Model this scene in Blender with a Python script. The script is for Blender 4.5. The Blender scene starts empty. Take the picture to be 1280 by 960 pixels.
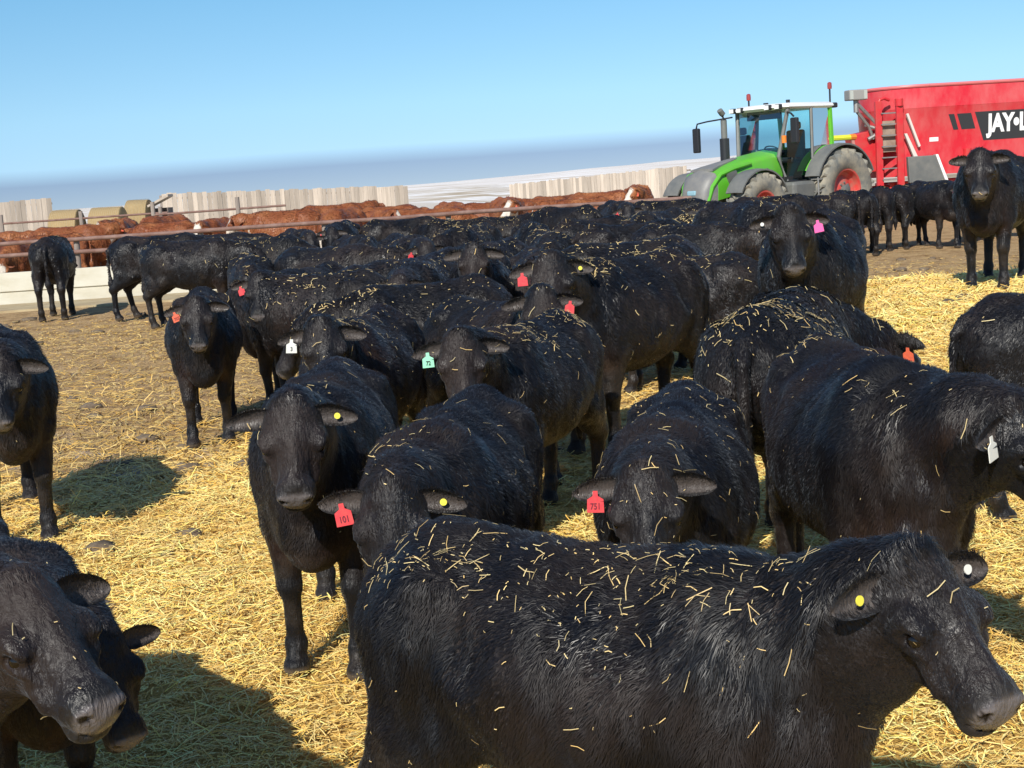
import bpy, bmesh, math, random
import numpy as np
from mathutils import Vector, Matrix
R = math.radians
random.seed(7)
rng = np.random.default_rng(11)

# ------------------------------------------------------------------ camera
S = bpy.context.scene
F_PX, CAM_H = 1758.0, 1.75
PITCH, ROLL = math.atan(256 / F_PX), R(3.8)
cam_d = bpy.data.cameras.new('camera')
cam_d.sensor_fit = 'HORIZONTAL'; cam_d.sensor_width = 36
cam_d.lens = 36 * F_PX / 1280
cam_d.clip_start = 0.1; cam_d.clip_end = 20000
cam = bpy.data.objects.new('camera', cam_d)
S.collection.objects.link(cam)
_f = Vector((0, math.cos(PITCH), -math.sin(PITCH)))
_r0 = Vector((1, 0, 0)); _u0 = _r0.cross(_f)
_r = _r0 * math.cos(ROLL) - _u0 * math.sin(ROLL)
_u = _u0 * math.cos(ROLL) + _r0 * math.sin(ROLL)
cam.matrix_world = Matrix(((_r.x, _u.x, -_f.x, 0), (_r.y, _u.y, -_f.y, 0), (_r.z, _u.z, -_f.z, CAM_H), (0, 0, 0, 1)))
S.camera = cam

def at(px, py, D):
    """world point seen at photo pixel (px,py) at ground distance D"""
    d = _f * F_PX + _r * (px - 640) + _u * (480 - py)
    t = D / d.y
    return Vector((d.x * t, D, CAM_H + d.z * t))

# ------------------------------------------------------------------ light
SUN_EL, SUN_AZ = R(37), R(17)       # light travels away from the camera, 17 deg to the right
W = bpy.data.worlds.new('World'); S.world = W; W.use_nodes = True
nt = W.node_tree; nt.nodes.clear()
N = nt.nodes.new; L = nt.links.new
out = N('ShaderNodeOutputWorld'); bg = N('ShaderNodeBackground'); L(bg.outputs[0], out.inputs[0])
tc = N('ShaderNodeTexCoord'); sep = N('ShaderNodeSeparateXYZ'); L(tc.outputs['Generated'], sep.inputs[0])
lift = N('ShaderNodeVectorMath'); lift.operation = 'ADD'; L(tc.outputs['Generated'], lift.inputs[0]); lift.inputs[1].default_value = (0, 0, 0.10)
nrm = N('ShaderNodeVectorMath'); nrm.operation = 'NORMALIZE'; L(lift.outputs[0], nrm.inputs[0])
sky = N('ShaderNodeTexSky'); sky.sky_type = 'NISHITA'; sky.sun_disc = False
sky.sun_elevation = SUN_EL; sky.sun_rotation = math.pi + SUN_AZ
sky.air_density = 1.0; sky.dust_density = 0.3; sky.ozone_density = 2.0; sky.altitude = 800
L(nrm.outputs[0], sky.inputs['Vector'])
# blue-grey inversion haze lying along the horizon
ns = N('ShaderNodeTexNoise'); ns.inputs['Scale'].default_value = 3.0; ns.inputs['Detail'].default_value = 3
mp = N('ShaderNodeMapping'); mp.inputs['Scale'].default_value = (1, 1, 6); L(tc.outputs['Generated'], mp.inputs[0]); L(mp.outputs[0], ns.inputs['Vector'])
ma = N('ShaderNodeMath'); ma.operation = 'MULTIPLY_ADD'; L(ns.outputs[0], ma.inputs[0]); ma.inputs[1].default_value = 0.006; L(sep.outputs['Z'], ma.inputs[2])
rp = N('ShaderNodeValToRGB'); L(ma.outputs[0], rp.inputs[0])
e = rp.color_ramp.elements
e[0].position = 0.0; e[0].color = (0.74, 0.67, 0.67, 1)
e[1].position = 0.020; e[1].color = (0.62, 0.60, 0.655, 1)
x = e.new(0.031); x.color = (0.97, 1.04, 1.03, 1)
x = e.new(0.06); x.color = (1.0, 1.14, 1.08, 1)
x = e.new(0.15); x.color = (0.80, 1.16, 1.16, 1)
x = e.new(0.35); x.color = (0.8, 1.0, 1.15, 1)
mx = N('ShaderNodeMix'); mx.data_type = 'RGBA'; mx.blend_type = 'MULTIPLY'; mx.inputs[0].default_value = 1
L(sky.outputs[0], mx.inputs[6]); L(rp.outputs[0], mx.inputs[7]); L(mx.outputs[2], bg.inputs[0])
bg.inputs[1].default_value = 0.102
sd = bpy.data.lights.new('sun', 'SUN'); sd.energy = 4.6; sd.angle = R(0.5); sd.color = (1.0, 0.95, 0.86)
so = bpy.data.objects.new('sun', sd); S.collection.objects.link(so)
ldir = Vector((math.sin(SUN_AZ) * math.cos(SUN_EL), math.cos(SUN_AZ) * math.cos(SUN_EL), -math.sin(SUN_EL)))
so.rotation_euler = ldir.to_track_quat('-Z', 'Y').to_euler()
so.location = (-5, -10, 20)
S.view_settings.view_transform = 'Standard'; S.view_settings.look = 'None'
S.view_settings.exposure = 0.34; S.view_settings.gamma = 1; S.view_settings.use_curve_mapping = False
S.render.engine = 'CYCLES'
S.cycles.max_bounces = 6; S.cycles.transparent_max_bounces = 6

# ------------------------------------------------------------------ helpers
C = S.collection
def tag(o, label=None, cat=None, group=None, kind=None):
    if label: o['label'] = label
    if cat: o['category'] = cat
    if group: o['group'] = group
    if kind: o['kind'] = kind
    return o
def empty(name, loc=(0, 0, 0), rz=0, sc=1.0):
    o = bpy.data.objects.new(name, None); C.objects.link(o)
    o.location = loc; o.rotation_euler = (0, 0, rz); o.scale = (sc, sc, sc)
    o.empty_display_size = 0.2
    return o
def meshobj(name, verts, faces, mat, parent=None, smooth=False):
    me = bpy.data.meshes.new(name); me.from_pydata([tuple(v) for v in verts], [], [tuple(f) for f in faces]); me.update()
    if smooth: me.shade_smooth()
    me.materials.append(mat)
    o = bpy.data.objects.new(name, me); C.objects.link(o)
    if parent: o.parent = parent
    return o
def npmesh(name, V, Fq, mat):
    """fast mesh from arrays; Fq (n,k) same-size faces"""
    me = bpy.data.meshes.new(name)
    n, k = Fq.shape
    me.vertices.add(len(V)); me.vertices.foreach_set('co', np.asarray(V, np.float32).ravel())
    me.loops.add(n * k); me.loops.foreach_set('vertex_index', np.asarray(Fq, np.int32).ravel())
    me.polygons.add(n); me.polygons.foreach_set('loop_start', np.arange(0, n * k, k, dtype=np.int32))
    me.update(calc_edges=True); me.validate()
    me.materials.append(mat)
    return me
class MB:
    def __init__(s): s.bm = bmesh.new()
    def box(s, c, d, rot=None, taper=None):
        m = Matrix.Translation(c) @ ((rot.to_4x4()) if rot else Matrix()) @ Matrix.Diagonal((d[0], d[1], d[2], 1))
        r = bmesh.ops.create_cube(s.bm, size=1, matrix=m)
        return r['verts']
    def tube(s, pts, r, seg=8, cap=True):
        pts = [Vector(p) for p in pts]; rs = r if isinstance(r, (list, tuple)) else [r] * len(pts)
        rings = []; up = Vector((0, 0, 1))
        for i, p in enumerate(pts):
            t = (pts[min(i + 1, len(pts) - 1)] - pts[max(i - 1, 0)]).normalized()
            a = t.cross(up);
            if a.length < .05: a = t.cross(Vector((1, 0, 0)))
            a.normalize(); b = t.cross(a).normalized()
            rings.append([s.bm.verts.new(p + (a * math.cos(q) + b * math.sin(q)) * rs[i]) for q in [2 * math.pi * k / seg for k in range(seg)]])
        for i in range(len(rings) - 1):
            for k in range(seg):
                s.bm.faces.new((rings[i][k], rings[i][(k + 1) % seg], rings[i + 1][(k + 1) % seg], rings[i + 1][k]))
        if cap:
            s.bm.faces.new(rings[0][::-1]); s.bm.faces.new(rings[-1])
    def prism(s, poly, y0, y1, f=None):
        """poly in (x,z), extruded along y"""
        a = [s.bm.verts.new((p[0], y0, p[1])) for p in poly]; b = [s.bm.verts.new((p[0], y1, p[1])) for p in poly]
        n = len(poly)
        for i in range(n): s.bm.faces.new((a[i], a[(i + 1) % n], b[(i + 1) % n], b[i]))
        s.bm.faces.new(a[::-1]); s.bm.faces.new(b)
    def loft(s, rings, closed=True, cap=True):
        vr = [[s.bm.verts.new(p) for p in r] for r in rings]
        n = len(vr[0])
        for i in range(len(vr) - 1):
            for k in range(n if closed else n - 1):
                s.bm.faces.new((vr[i][k], vr[i][(k + 1) % n], vr[i + 1][(k + 1) % n], vr[i + 1][k]))
        if cap and closed: s.bm.faces.new(vr[0][::-1]); s.bm.faces.new(vr[-1])
    def lathe(s, prof, c, axis='Y', seg=40):
        """prof list of (r, h) closed loop; axis Y"""
        rings = []
        for k in range(seg):
            a = 2 * math.pi * k / seg
            rings.append([s.bm.verts.new((c[0] + r * math.cos(a), c[1] + h, c[2] + r * math.sin(a)) if axis == 'Y' else (c[0] + r * math.cos(a), c[1] + r * math.sin(a), c[2] + h)) for r, h in prof])
        m = len(prof)
        for k in range(seg):
            for j in range(m):
                try: s.bm.faces.new((rings[k][j], rings[k][(j + 1) % m], rings[(k + 1) % seg][(j + 1) % m], rings[(k + 1) % seg][j]))
                except ValueError: pass
    def build(s, name, mat, parent=None, smooth=False, bevel=0, angle=40):
        bmesh.ops.recalc_face_normals(s.bm, faces=s.bm.faces)
        me = bpy.data.meshes.new(name); s.bm.to_mesh(me); s.bm.free()
        me.materials.append(mat)
        o = bpy.data.objects.new(name, me); C.objects.link(o)
        if parent: o.parent = parent
        if smooth: me.shade_smooth(); me.set_sharp_from_angle(angle=R(angle))
        if bevel:
            b = o.modifiers.new('bevel', 'BEVEL'); b.width = bevel; b.segments = 2; b.limit_method = 'ANGLE'
        return o

def noise3(P, sc, seed=0):
    P = np.asarray(P, np.float64) * sc + seed * 17.31
    i = np.floor(P).astype(np.int64); f = P - i; f = f * f * (3 - 2 * f)
    def h(a, b, c):
        n = (a * 374761393 + b * 668265263 + c * 2147483647 + seed * 974711) & 0xffffffff
        n = ((n ^ (n >> 13)) * 1274126177) & 0xffffffff
        return ((n ^ (n >> 16)) & 0xffff) / 65535.0
    r = 0
    for dx in (0, 1):
        for dy in (0, 1):
            for dz in (0, 1):
                w = (f[:, 0] if dx else 1 - f[:, 0]) * (f[:, 1] if dy else 1 - f[:, 1]) * (f[:, 2] if dz else 1 - f[:, 2])
                r = r + w * h(i[:, 0] + dx, i[:, 1] + dy, i[:, 2] + dz)
    return r * 2 - 1

# ------------------------------------------------------------------ materials
def mat(name, col=(.5, .5, .5), rough=.6, metal=0, spec=.5, bump=None, var=None, **kw):
    """plain procedural material: colour varied by object-space noise + optional bump"""
    m = bpy.data.materials.new(name); m.use_nodes = True
    t = m.node_tree; b = t.nodes['Principled BSDF']
    b.inputs['Base Color'].default_value = (*col, 1); b.inputs['Roughness'].default_value = rough
    b.inputs['Metallic'].default_value = metal; b.inputs['Specular IOR Level'].default_value = spec
    if var:   # (scale, second colour, amount[, stretch])
        tcn = t.nodes.new('ShaderNodeTexCoord'); mpn = t.nodes.new('ShaderNodeMapping')
        mpn.inputs['Scale'].default_value = var[3] if len(var) > 3 else (1, 1, 1)
        nn = t.nodes.new('ShaderNodeTexNoise'); nn.inputs['Scale'].default_value = var[0]; nn.inputs['Detail'].default_value = 6; nn.inputs['Roughness'].default_value = .65
        rr = t.nodes.new('ShaderNodeValToRGB'); rr.color_ramp.elements[0].position = .38; rr.color_ramp.elements[1].position = .66
        rr.color_ramp.elements[0].color = (*col, 1)
        a = var[2]; rr.color_ramp.elements[1].color = (*[col[i] * (1 - a) + var[1][i] * a for i in range(3)], 1)
        t.links.new(tcn.outputs['Object'], mpn.inputs[0]); t.links.new(mpn.outputs[0], nn.inputs['Vector'])
        t.links.new(nn.outputs[0], rr.inputs[0]); t.links.new(rr.outputs[0], b.inputs['Base Color'])
        if bump:
            bn = t.nodes.new('ShaderNodeBump'); bn.inputs['Strength'].default_value = bump; bn.inputs['Distance'].default_value = .02
            t.links.new(nn.outputs[0], bn.inputs['Height']); t.links.new(bn.outputs[0], b.inputs['Normal'])
    return m

def coat_material(name, hair=False, red=False):
    m = bpy.data.materials.new(name); m.use_nodes = True
    t = m.node_tree; b = t.nodes['Principled BSDF']; n = t.nodes.new; l = t.links.new
    at_ = n('ShaderNodeAttribute'); at_.attribute_name = 'zone'; at_.attribute_type = 'GEOMETRY'
    oi = n('ShaderNodeObjectInfo')
    tcn = n('ShaderNodeTexCoord')
    # brown sun-bleached patches, different on each animal
    off = n('ShaderNodeVectorMath'); off.operation = 'ADD'; l(tcn.outputs['Object'], off.inputs[0]); l(oi.outputs['Random'], off.inputs[1])
    nn = n('ShaderNodeTexNoise'); nn.inputs['Scale'].default_value = 2.2; nn.inputs['Detail'].default_value = 5; l(off.outputs[0], nn.inputs['Vector'])
    rr = n('ShaderNodeValToRGB'); rr.color_ramp.elements[0].position = .47; rr.color_ramp.elements[1].position = .72
    if red:
        rr.color_ramp.elements[0].color = (.20, .058, .020, 1); rr.color_ramp.elements[1].color = (.36, .14, .05, 1)
    else:
        rr.color_ramp.elements[0].color = (.0055, .0053, .0066, 1); rr.color_ramp.elements[1].color = (.022, .0145, .012, 1)
    l(nn.outputs[0], rr.inputs[0])
    mxn = n('ShaderNodeMix'); mxn.data_type = 'RGBA'; l(at_.outputs['Alpha'], mxn.inputs[0]); l(rr.outputs[0], mxn.inputs[6]); l(at_.outputs['Color'], mxn.inputs[7])
    l(mxn.outputs[2], b.inputs['Base Color'])
    b.inputs['Roughness'].default_value = .46 if hair else .5
    b.inputs['Specular IOR Level'].default_value = .34 if hair else .30
    b.inputs['Sheen Weight'].default_value = .05 if hair else .06; b.inputs['Sheen Roughness'].default_value = .4
    b.inputs['Sheen Tint'].default_value = (.75, .85, 1, 1)
    gn = n('ShaderNodeTexNoise'); gn.inputs['Scale'].default_value = 4.5; gn.inputs['Detail'].default_value = 3; l(off.outputs[0], gn.inputs['Vector'])
    gr = n('ShaderNodeMapRange'); gr.inputs[1].default_value = .35; gr.inputs[2].default_value = .65; gr.inputs[3].default_value = .34; gr.inputs[4].default_value = .66; l(gn.outputs[0], gr.inputs[0])
    wa = n('ShaderNodeAttribute'); wa.attribute_name = 'wet'
    wm = n('ShaderNodeMix'); wm.data_type = 'FLOAT'; l(wa.outputs['Fac'], wm.inputs[0]); l(gr.outputs[0], wm.inputs[2]); wm.inputs[3].default_value = .22
    l(wm.outputs[0], b.inputs['Roughness'])
    if not hair:
        mpn = n('ShaderNodeMapping'); mpn.inputs['Scale'].default_value = (45, 60, 14); mpn.inputs['Rotation'].default_value = (0, R(25), 0)
        l(off.outputs[0], mpn.inputs[0])
        wn = n('ShaderNodeTexNoise'); wn.inputs['Scale'].default_value = 1; wn.inputs['Detail'].default_value = 4; wn.inputs['Roughness'].default_value = .6
        wn.inputs['Distortion'].default_value = .8
        l(mpn.outputs[0], wn.inputs['Vector'])
        n2 = n('ShaderNodeTexNoise'); n2.inputs['Scale'].default_value = 14; n2.inputs['Detail'].default_value = 3; l(off.outputs[0], n2.inputs['Vector'])
        ad = n('ShaderNodeMath'); ad.operation = 'MULTIPLY_ADD'; l(n2.outputs[0], ad.inputs[0]); ad.inputs[1].default_value = 1.6; l(wn.outputs[0], ad.inputs[2])
        bn = n('ShaderNodeBump'); bn.inputs['Strength'].default_value = .75; bn.inputs['Distance'].default_value = .012
        l(ad.outputs[0], bn.inputs['Height']); l(bn.outputs[0], b.inputs['Normal'])
    return m
M = {}
M['coat'] = coat_material('black_coat'); M['hair'] = coat_material('black_hair', True)
M['red_coat'] = coat_material('red_coat', False, True); M['red_hair'] = coat_material('red_hair', True, True)
M['eye'] = mat('eye', (.006, .004, .003), .12, spec=.5)
M['tag_red'] = mat('tag_red', (.75, .045, .06), .5, var=(60, (.45, .10, .08), .6)); M['tag_orange'] = mat('tag_orange', (.85, .16, .07), .5, var=(60, (.45, .10, .08), .6))
M['tag_pink'] = mat('tag_pink', (.85, .13, .38), .45); M['tag_yellow'] = mat('tag_yellow', (.80, .72, .08), .4)
M['tag_white'] = mat('tag_white', (.75, .75, .68), .4); M['tag_green'] = mat('tag_green', (.35, .78, .52), .4)
M['ink'] = mat('ink', (.16, .014, .03), .7)
M['ink_dark'] = mat('ink_dark', (.02, .02, .02), .6)

def straw_material():
    m = bpy.data.materials.new('straw'); m.use_nodes = True
    t = m.node_tree; b = t.nodes['Principled BSDF']
    a = t.nodes.new('ShaderNodeAttribute'); a.attribute_name = 'zone'
    t.links.new(a.outputs['Color'], b.inputs['Base Color'])
    b.inputs['Roughness'].default_value = .45; b.inputs['Specular IOR Level'].default_value = .4
    return m
M['straw'] = straw_material()

# ------------------------------------------------------------------ cattle: implicit-surface body
class Field:
    def __init__(s, lo, hi, vox):
        s.lo = np.array(lo, float); s.vox = vox
        s.n = np.ceil((np.array(hi) - s.lo) / vox).astype(int) + 1
        s.F = np.full(s.n, .5, np.float32)
        s.ax = [(s.lo[i] + np.arange(s.n[i]) * vox).astype(np.float32) for i in range(3)]
    def region(s, lo, hi):
        a = np.clip(np.floor((np.array(lo) - s.lo) / s.vox).astype(int), 0, s.n)
        b = np.clip(np.ceil((np.array(hi) - s.lo) / s.vox).astype(int) + 1, 0, s.n)
        return tuple(slice(a[i], b[i]) for i in range(3))
    def apply(s, sl, d, k, sub=False):
        A = s.F[sl]
        if sub:
            d = -d; h = np.clip(.5 - .5 * (d - A) / k, 0, 1); s.F[sl] = d * (1 - h) + A * h + k * h * (1 - h)
        else:
            h = np.clip(.5 + .5 * (d - A) / k, 0, 1); s.F[sl] = d * (1 - h) + A * h - k * h * (1 - h)
    def grid(s, sl):
        return np.meshgrid(s.ax[0][sl[0]], s.ax[1][sl[1]], s.ax[2][sl[2]], indexing='ij', sparse=True)
    def ell(s, c, r, k=.05, rot=None, sub=False):
        c = np.array(c, float); r = np.array(r, float); m = (r.max() if rot is not None else r) + k + 2 * s.vox
        sl = s.region(c - m, c + m)
        if s.F[sl].size == 0: return
        X, Y, Z = s.grid(sl); x, y, z = X - c[0], Y - c[1], Z - c[2]
        if rot is not None:
            x, y, z = (rot[0, 0] * x + rot[1, 0] * y + rot[2, 0] * z, rot[0, 1] * x + rot[1, 1] * y + rot[2, 1] * z, rot[0, 2] * x + rot[1, 2] * y + rot[2, 2] * z)
        k0 = np.sqrt((x / r[0]) ** 2 + (y / r[1]) ** 2 + (z / r[2]) ** 2)
        k1 = np.sqrt((x / r[0] ** 2) ** 2 + (y / r[1] ** 2) ** 2 + (z / r[2] ** 2) ** 2) + 1e-6
        s.apply(sl, (k0 * (k0 - 1) / k1).astype(np.float32), k, sub)
    def cone(s, a, ra, b, rb, k=.04, flat=None, sub=False):
        """tapered capsule; flat=(unit axis, factor) squashes the section along that axis"""
        a = np.array(a, float); b = np.array(b, float); m = max(ra, rb) * 1.6 + k + 2 * s.vox
        sl = s.region(np.minimum(a, b) - m, np.maximum(a, b) + m)
        if s.F[sl].size == 0: return
        X, Y, Z = s.grid(sl); ab = b - a; L2 = ab @ ab
        x, y, z = X - a[0], Y - a[1], Z - a[2]
        h = np.clip((x * ab[0] + y * ab[1] + z * ab[2]) / L2, 0, 1)
        x, y, z = x - h * ab[0], y - h * ab[1], z - h * ab[2]
        q = x * x + y * y + z * z
        if flat is not None:
            u, f = flat; p = x * u[0] + y * u[1] + z * u[2]; q = q + p * p * (1 / f ** 2 - 1)
        s.apply(sl, (np.sqrt(q) - (ra + (rb - ra) * h)).astype(np.float32), k, sub)
    def surface(s):
        F = s.F; ins = F < 0
        nx, ny, nz = F.shape
        c = np.zeros((nx - 1, ny - 1, nz - 1), np.int8)
        for dx in (0, 1):
            for dy in (0, 1):
                for dz in (0, 1): c += ins[dx:nx - 1 + dx, dy:ny - 1 + dy, dz:nz - 1 + dz]
        act = (c > 0) & (c < 8)
        idx = np.full(c.shape, -1, np.int64); I = np.argwhere(act); idx[act] = np.arange(len(I))
        acc = np.zeros((len(I), 3)); cnt = np.zeros(len(I))
        for axis in range(3):
            o = [i for i in range(3) if i != axis]
            for p in (0, 1):
                for q in (0, 1):
                    a = I.copy(); a[:, o[0]] += p; a[:, o[1]] += q; b = a.copy(); b[:, axis] += 1
                    fa = F[a[:, 0], a[:, 1], a[:, 2]]; fb = F[b[:, 0], b[:, 1], b[:, 2]]
                    m = (fa < 0) != (fb < 0)
                    t = np.where(m, fa / np.where(m, fa - fb, 1), 0)
                    pt = a.astype(float); pt[:, axis] += t
                    acc[m] += pt[m]; cnt[m] += 1
        V = s.lo + acc / cnt[:, None] * s.vox
        Q = []
        for axis in range(3):
            u, v = [(1, 2), (2, 0), (0, 1)][axis]
            sa = [slice(None)] * 3; sb = [slice(None)] * 3; sa[axis] = slice(0, -1); sb[axis] = slice(1, None)
            A, B = ins[tuple(sa)], ins[tuple(sb)]
            E = np.argwhere(A != B)
            E = E[(E[:, u] > 0) & (E[:, v] > 0) & (E[:, u] < F.shape[u] - 1) & (E[:, v] < F.shape[v] - 1)]
            fl = A[E[:, 0], E[:, 1], E[:, 2]]
            def ix(du, dv):
                e_ = E.copy(); e_[:, u] += du; e_[:, v] += dv; return idx[e_[:, 0], e_[:, 1], e_[:, 2]]
            q = np.stack([ix(-1, -1), ix(0, -1), ix(0, 0), ix(-1, 0)], 1)
            q[~fl] = q[~fl][:, ::-1]; Q.append(q)
        Q = np.concatenate(Q)
        return V, Q[(Q >= 0).all(1)]

def rz(a): c, s_ = math.cos(a), math.sin(a); return np.array([[c, -s_, 0], [s_, c, 0], [0, 0, 1]])
def ry(a): c, s_ = math.cos(a), math.sin(a); return np.array([[c, 0, s_], [0, 1, 0], [-s_, 0, c]])
def rx(a): c, s_ = math.cos(a), math.sin(a); return np.array([[1, 0, 0], [0, c, -s_], [0, s_, c]])
def vnormals(V, Q):
    n = np.cross(V[Q[:, 2]] - V[Q[:, 0]], V[Q[:, 3]] - V[Q[:, 1]]) if Q.shape[1] == 4 else np.cross(V[Q[:, 1]] - V[Q[:, 0]], V[Q[:, 2]] - V[Q[:, 0]])
    out_ = np.zeros_like(V)
    for j in range(Q.shape[1]): np.add.at(out_, Q[:, j], n)
    return out_ / (np.linalg.norm(out_, axis=1, keepdims=True) + 1e-9)

def color_attr(me, col, dom='POINT'):
    a = me.color_attributes.new('zone', 'FLOAT_COLOR', dom); a.data.foreach_set('color', np.asarray(col, np.float32).ravel())

def cow_meshes(neck_yaw=0, neck_pitch=20, head_yaw=0, head_pitch=50, head_roll=0, steps=(0, 0, 0, 0), vox=.016,
               hairs=0, hair_w=.002, hair_l=.021, straw=60, straw_r=.004, seed=0, belly=0.0, ear_droop=0.12, ear_fwd=0.0, whiteface=False, tail=0.0, brown=0.0):
    """returns dict of meshes in the cow's own frame: +x forward, z up, withers 1.10 m"""
    r_ = np.random.default_rng(seed + 100)
    ny, npi = R(neck_yaw), R(neck_pitch)
    base = np.array([.44, 0, .90])
    ndir = np.array([math.cos(npi) * math.cos(ny), math.cos(npi) * math.sin(ny), math.sin(npi)])
    poll = base + ndir * .43 + np.array([0, 0, .03])
    HR = rz(R(head_yaw)) @ ry(R(head_pitch)) @ rx(R(head_roll))
    HS = np.array([.82, 1.14, 1.05])
    def H(x, y, z): return poll + HR @ (np.array([x, y, z]) * HS)
    muz = H(.44, 0, -.08)
    lo = np.minimum([-.82, -.36, 0.0], np.minimum(poll, muz) - .2); hi = np.maximum([.75, .36, 1.22], np.maximum(poll, muz) + .2)
    f = Field(lo, hi, vox)
    b = belly
    Y = (0, 1, 0)
    # trunk
    f.ell((.26, 0, .785), (.32, .235, .31), .08)
    f.ell((0.0, 0, .755 - b * .4), (.44, .285 + b, .295 + b * .4), .1)
    f.ell((-.24, 0, .80), (.34, .245 + b * .5, .25), .1)
    f.ell((-.47, 0, .87), (.235, .205, .215), .1)
    f.cone((.34, 0, 1.02), .070, (-.05, 0, .995), .075, .08); f.cone((-.05, 0, .995), .075, (-.48, 0, 1.025), .075, .08)
    f.cone((-.48, 0, 1.025), .07, (-.66, 0, .98), .045, .06)
    f.ell((.50, 0, .60), (.14, .13, .16), .09)
    f.ell((.47, 0, .82), (.16, .15, .20), .09)
    for s_ in (-1, 1):
        f.ell((-.40, s_ * .175, 1.0), (.07, .05, .045), .05)
        f.ell((-.27, s_ * .285, .89), (.10, .055, .10), .06, None, True)
        f.ell((-.64, s_ * .085, .93), (.05, .04, .05), .05)
        f.ell((.34, s_ * .125, .86), (.15, .085, .22), .06)          # shoulder blade
    # legs: order FL FR HL HR (left = +y)
    for i, s_ in enumerate((1, -1)):
        d = steps[i]; y = .135 * s_
        el = (.36 + d * .25, y * 1.02, .60); kn = (.385 + d * .75, y * .95, .355); fe = (.365 + d * 1.0, y * .95, .115); ho = (.395 + d * 1.05, y * .95, .035)
        f.cone((.36, y, .82), .115, el, .088, .06, (Y, .8)); f.cone(el, .082, kn, .046, .04); f.ell(kn, (.043, .043, .058), .02)
        f.cone(kn, .040, fe, .033, .02); f.ell(fe, (.041, .043, .044), .02); f.cone(fe, .036, ho, .044, .02); f.ell(ho, (.062, .052, .042), .015)
        d = steps[i + 2]; y = .145 * s_
        st = (-.36 + d * .3, y * 1.05, .60); hk = (-.63 + d * .7, y, .42); fe = (-.60 + d * 1.0, y, .125); ho = (-.565 + d * 1.05, y, .035)
        f.cone((-.46, y * .85, .86), .175, (-.43 + d * .15, y, .64), .125, .06, (Y, .68))
        f.cone((-.58, y * .7, .82), .115, (-.56 + d * .4, y, .55), .075, .06, (Y, .8))
        f.cone(st, .085, hk, .05, .05); f.ell(hk, (.052, .038, .06), .03); f.cone((-.55 + d * .3, y, .60), .07, (hk[0] - .015, y, hk[2]), .035, .05)
        f.cone(hk, .044, fe, .033, .025); f.ell(fe, (.042, .042, .044), .02); f.cone(fe, .036, ho, .044, .02); f.ell(ho, (.062, .052, .042), .015)
    # flank fold, sheath line
    f.ell((-.30, 0, .66), (.14, .17, .10), .08)
    # tail
    ty = tail
    pts = [(-.67, 0, 1.0), (-.735, ty * .1, .93), (-.745, ty * .4, .75), (-.735, ty * .8, .58)]
    for p, q, ra, rb in zip(pts, pts[1:], (.03, .024, .02), (.024, .02, .018)): f.cone(p, ra, q, rb, .015)
    f.cone(pts[-1], .022, (-.73, ty, .50), .04, .02); f.cone((-.73, ty, .50), .04, (-.73, ty * 1.1, .36), .015, .02)
    # neck
    mid = base * .5 + poll * .5 + np.array([.04, 0, .02]) * (1 if abs(neck_yaw) < 40 else 0)
    side = rz(ny * .6) @ np.array([0, 1, 0])
    f.cone((.33, 0, .90), .165, mid + [0, 0, -.045], .145, .09, (side, .78)); f.cone(mid + [0, 0, -.045], .142, H(.03, 0, -.09), .104, .07, (side, .82))
    f.cone((.48, 0, .70), .12, (mid * .6 + H(.08, 0, -.16) * .4) + [0, 0, -.10], .085, .08, (side, .7)); f.cone((mid * .6 + H(.08, 0, -.16) * .4) + [0, 0, -.10], .08, H(.09, 0, -.15), .062, .06, (side, .8))
    f.cone((.40, 0, .99), .06, H(-.01, 0, -.040), .042, .06)
    # head
    f.ell(H(.055, 0, -.078), np.array([.105, .078, .082]) * HS, .035, HR)
    f.ell(H(.135, 0, -.068), np.array([.080, .108, .056]) * HS, .025, HR)
    f.ell(H(-.008, 0, -.022), np.array([.040, .040, .036]) * HS, .025, HR)
    f.cone(H(.13, 0, -.078), .074, H(.32, 0, -.078), .049, .03)
    f.cone(H(.10, 0, -.018), .018, H(.33, 0, -.040), .014, .03)
    f.cone(H(.12, 0, -.14), .068, H(.34, 0, -.118), .042, .04)
    for s_ in (-1, 1):
        f.ell(H(.085, s_ * .052, -.135), np.array([.085, .042, .075]) * HS, .035, HR)
        f.ell(H(.158, s_ * .078, -.040), np.array([.050, .024, .016]) * HS, .016, HR)   # brow
        f.ell(H(.190, s_ * .080, -.082), np.array([.040, .014, .012]) * HS, .014, HR)   # lower lid
        f.ell(H(.182, s_ * .102, -.060), np.array([.027, .022, .014]) * HS, .006, HR, sub=True)
        f.cone(H(.20, s_ * .070, -.075), .020, H(.30, s_ * .056, -.115), .016, .02)      # cheek ridge
        f.cone(H(.21, s_ * .088, -.090), .008, H(.27, s_ * .074, -.085), .006, .012, None, True)
    f.ell(H(.362, 0, -.085), np.array([.060, .060, .058]) * HS, .03, HR)
    f.ell(H(.385, 0, -.132), np.array([.042, .046, .026]) * HS, .015, HR)
    f.ell(H(.405, 0, -.095), np.array([.022, .042, .028]) * HS, .015, HR)
    f.ell(H(.405, 0, -.118), np.array([.036, .080, .0025]) * HS, .004, HR, sub=True)  # mouth line
    for s_ in (-1, 1):
        f.ell(H(.398, s_ * .034, -.066), np.array([.020, .021, .023]) * HS, .016, HR)
        f.ell(H(.420, s_ * .040, -.066), np.array([.020, .012, .009]) * HS, .004, HR @ rz(s_ * .5), sub=True)
    V, Q = f.surface()
    V += .25 * 0
    nv = vnormals(V, Q)
    hl = (V - poll) @ HR / HS                     # head-local coordinates
    inhead = (hl[:, 0] > -.03) & (np.linalg.norm(hl - [.2, 0, -.08], axis=1) < .27)
    soft = np.where(inhead, .25, 1.0) * np.clip((V[:, 2] - .12) / .3, .1, 1)
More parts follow.
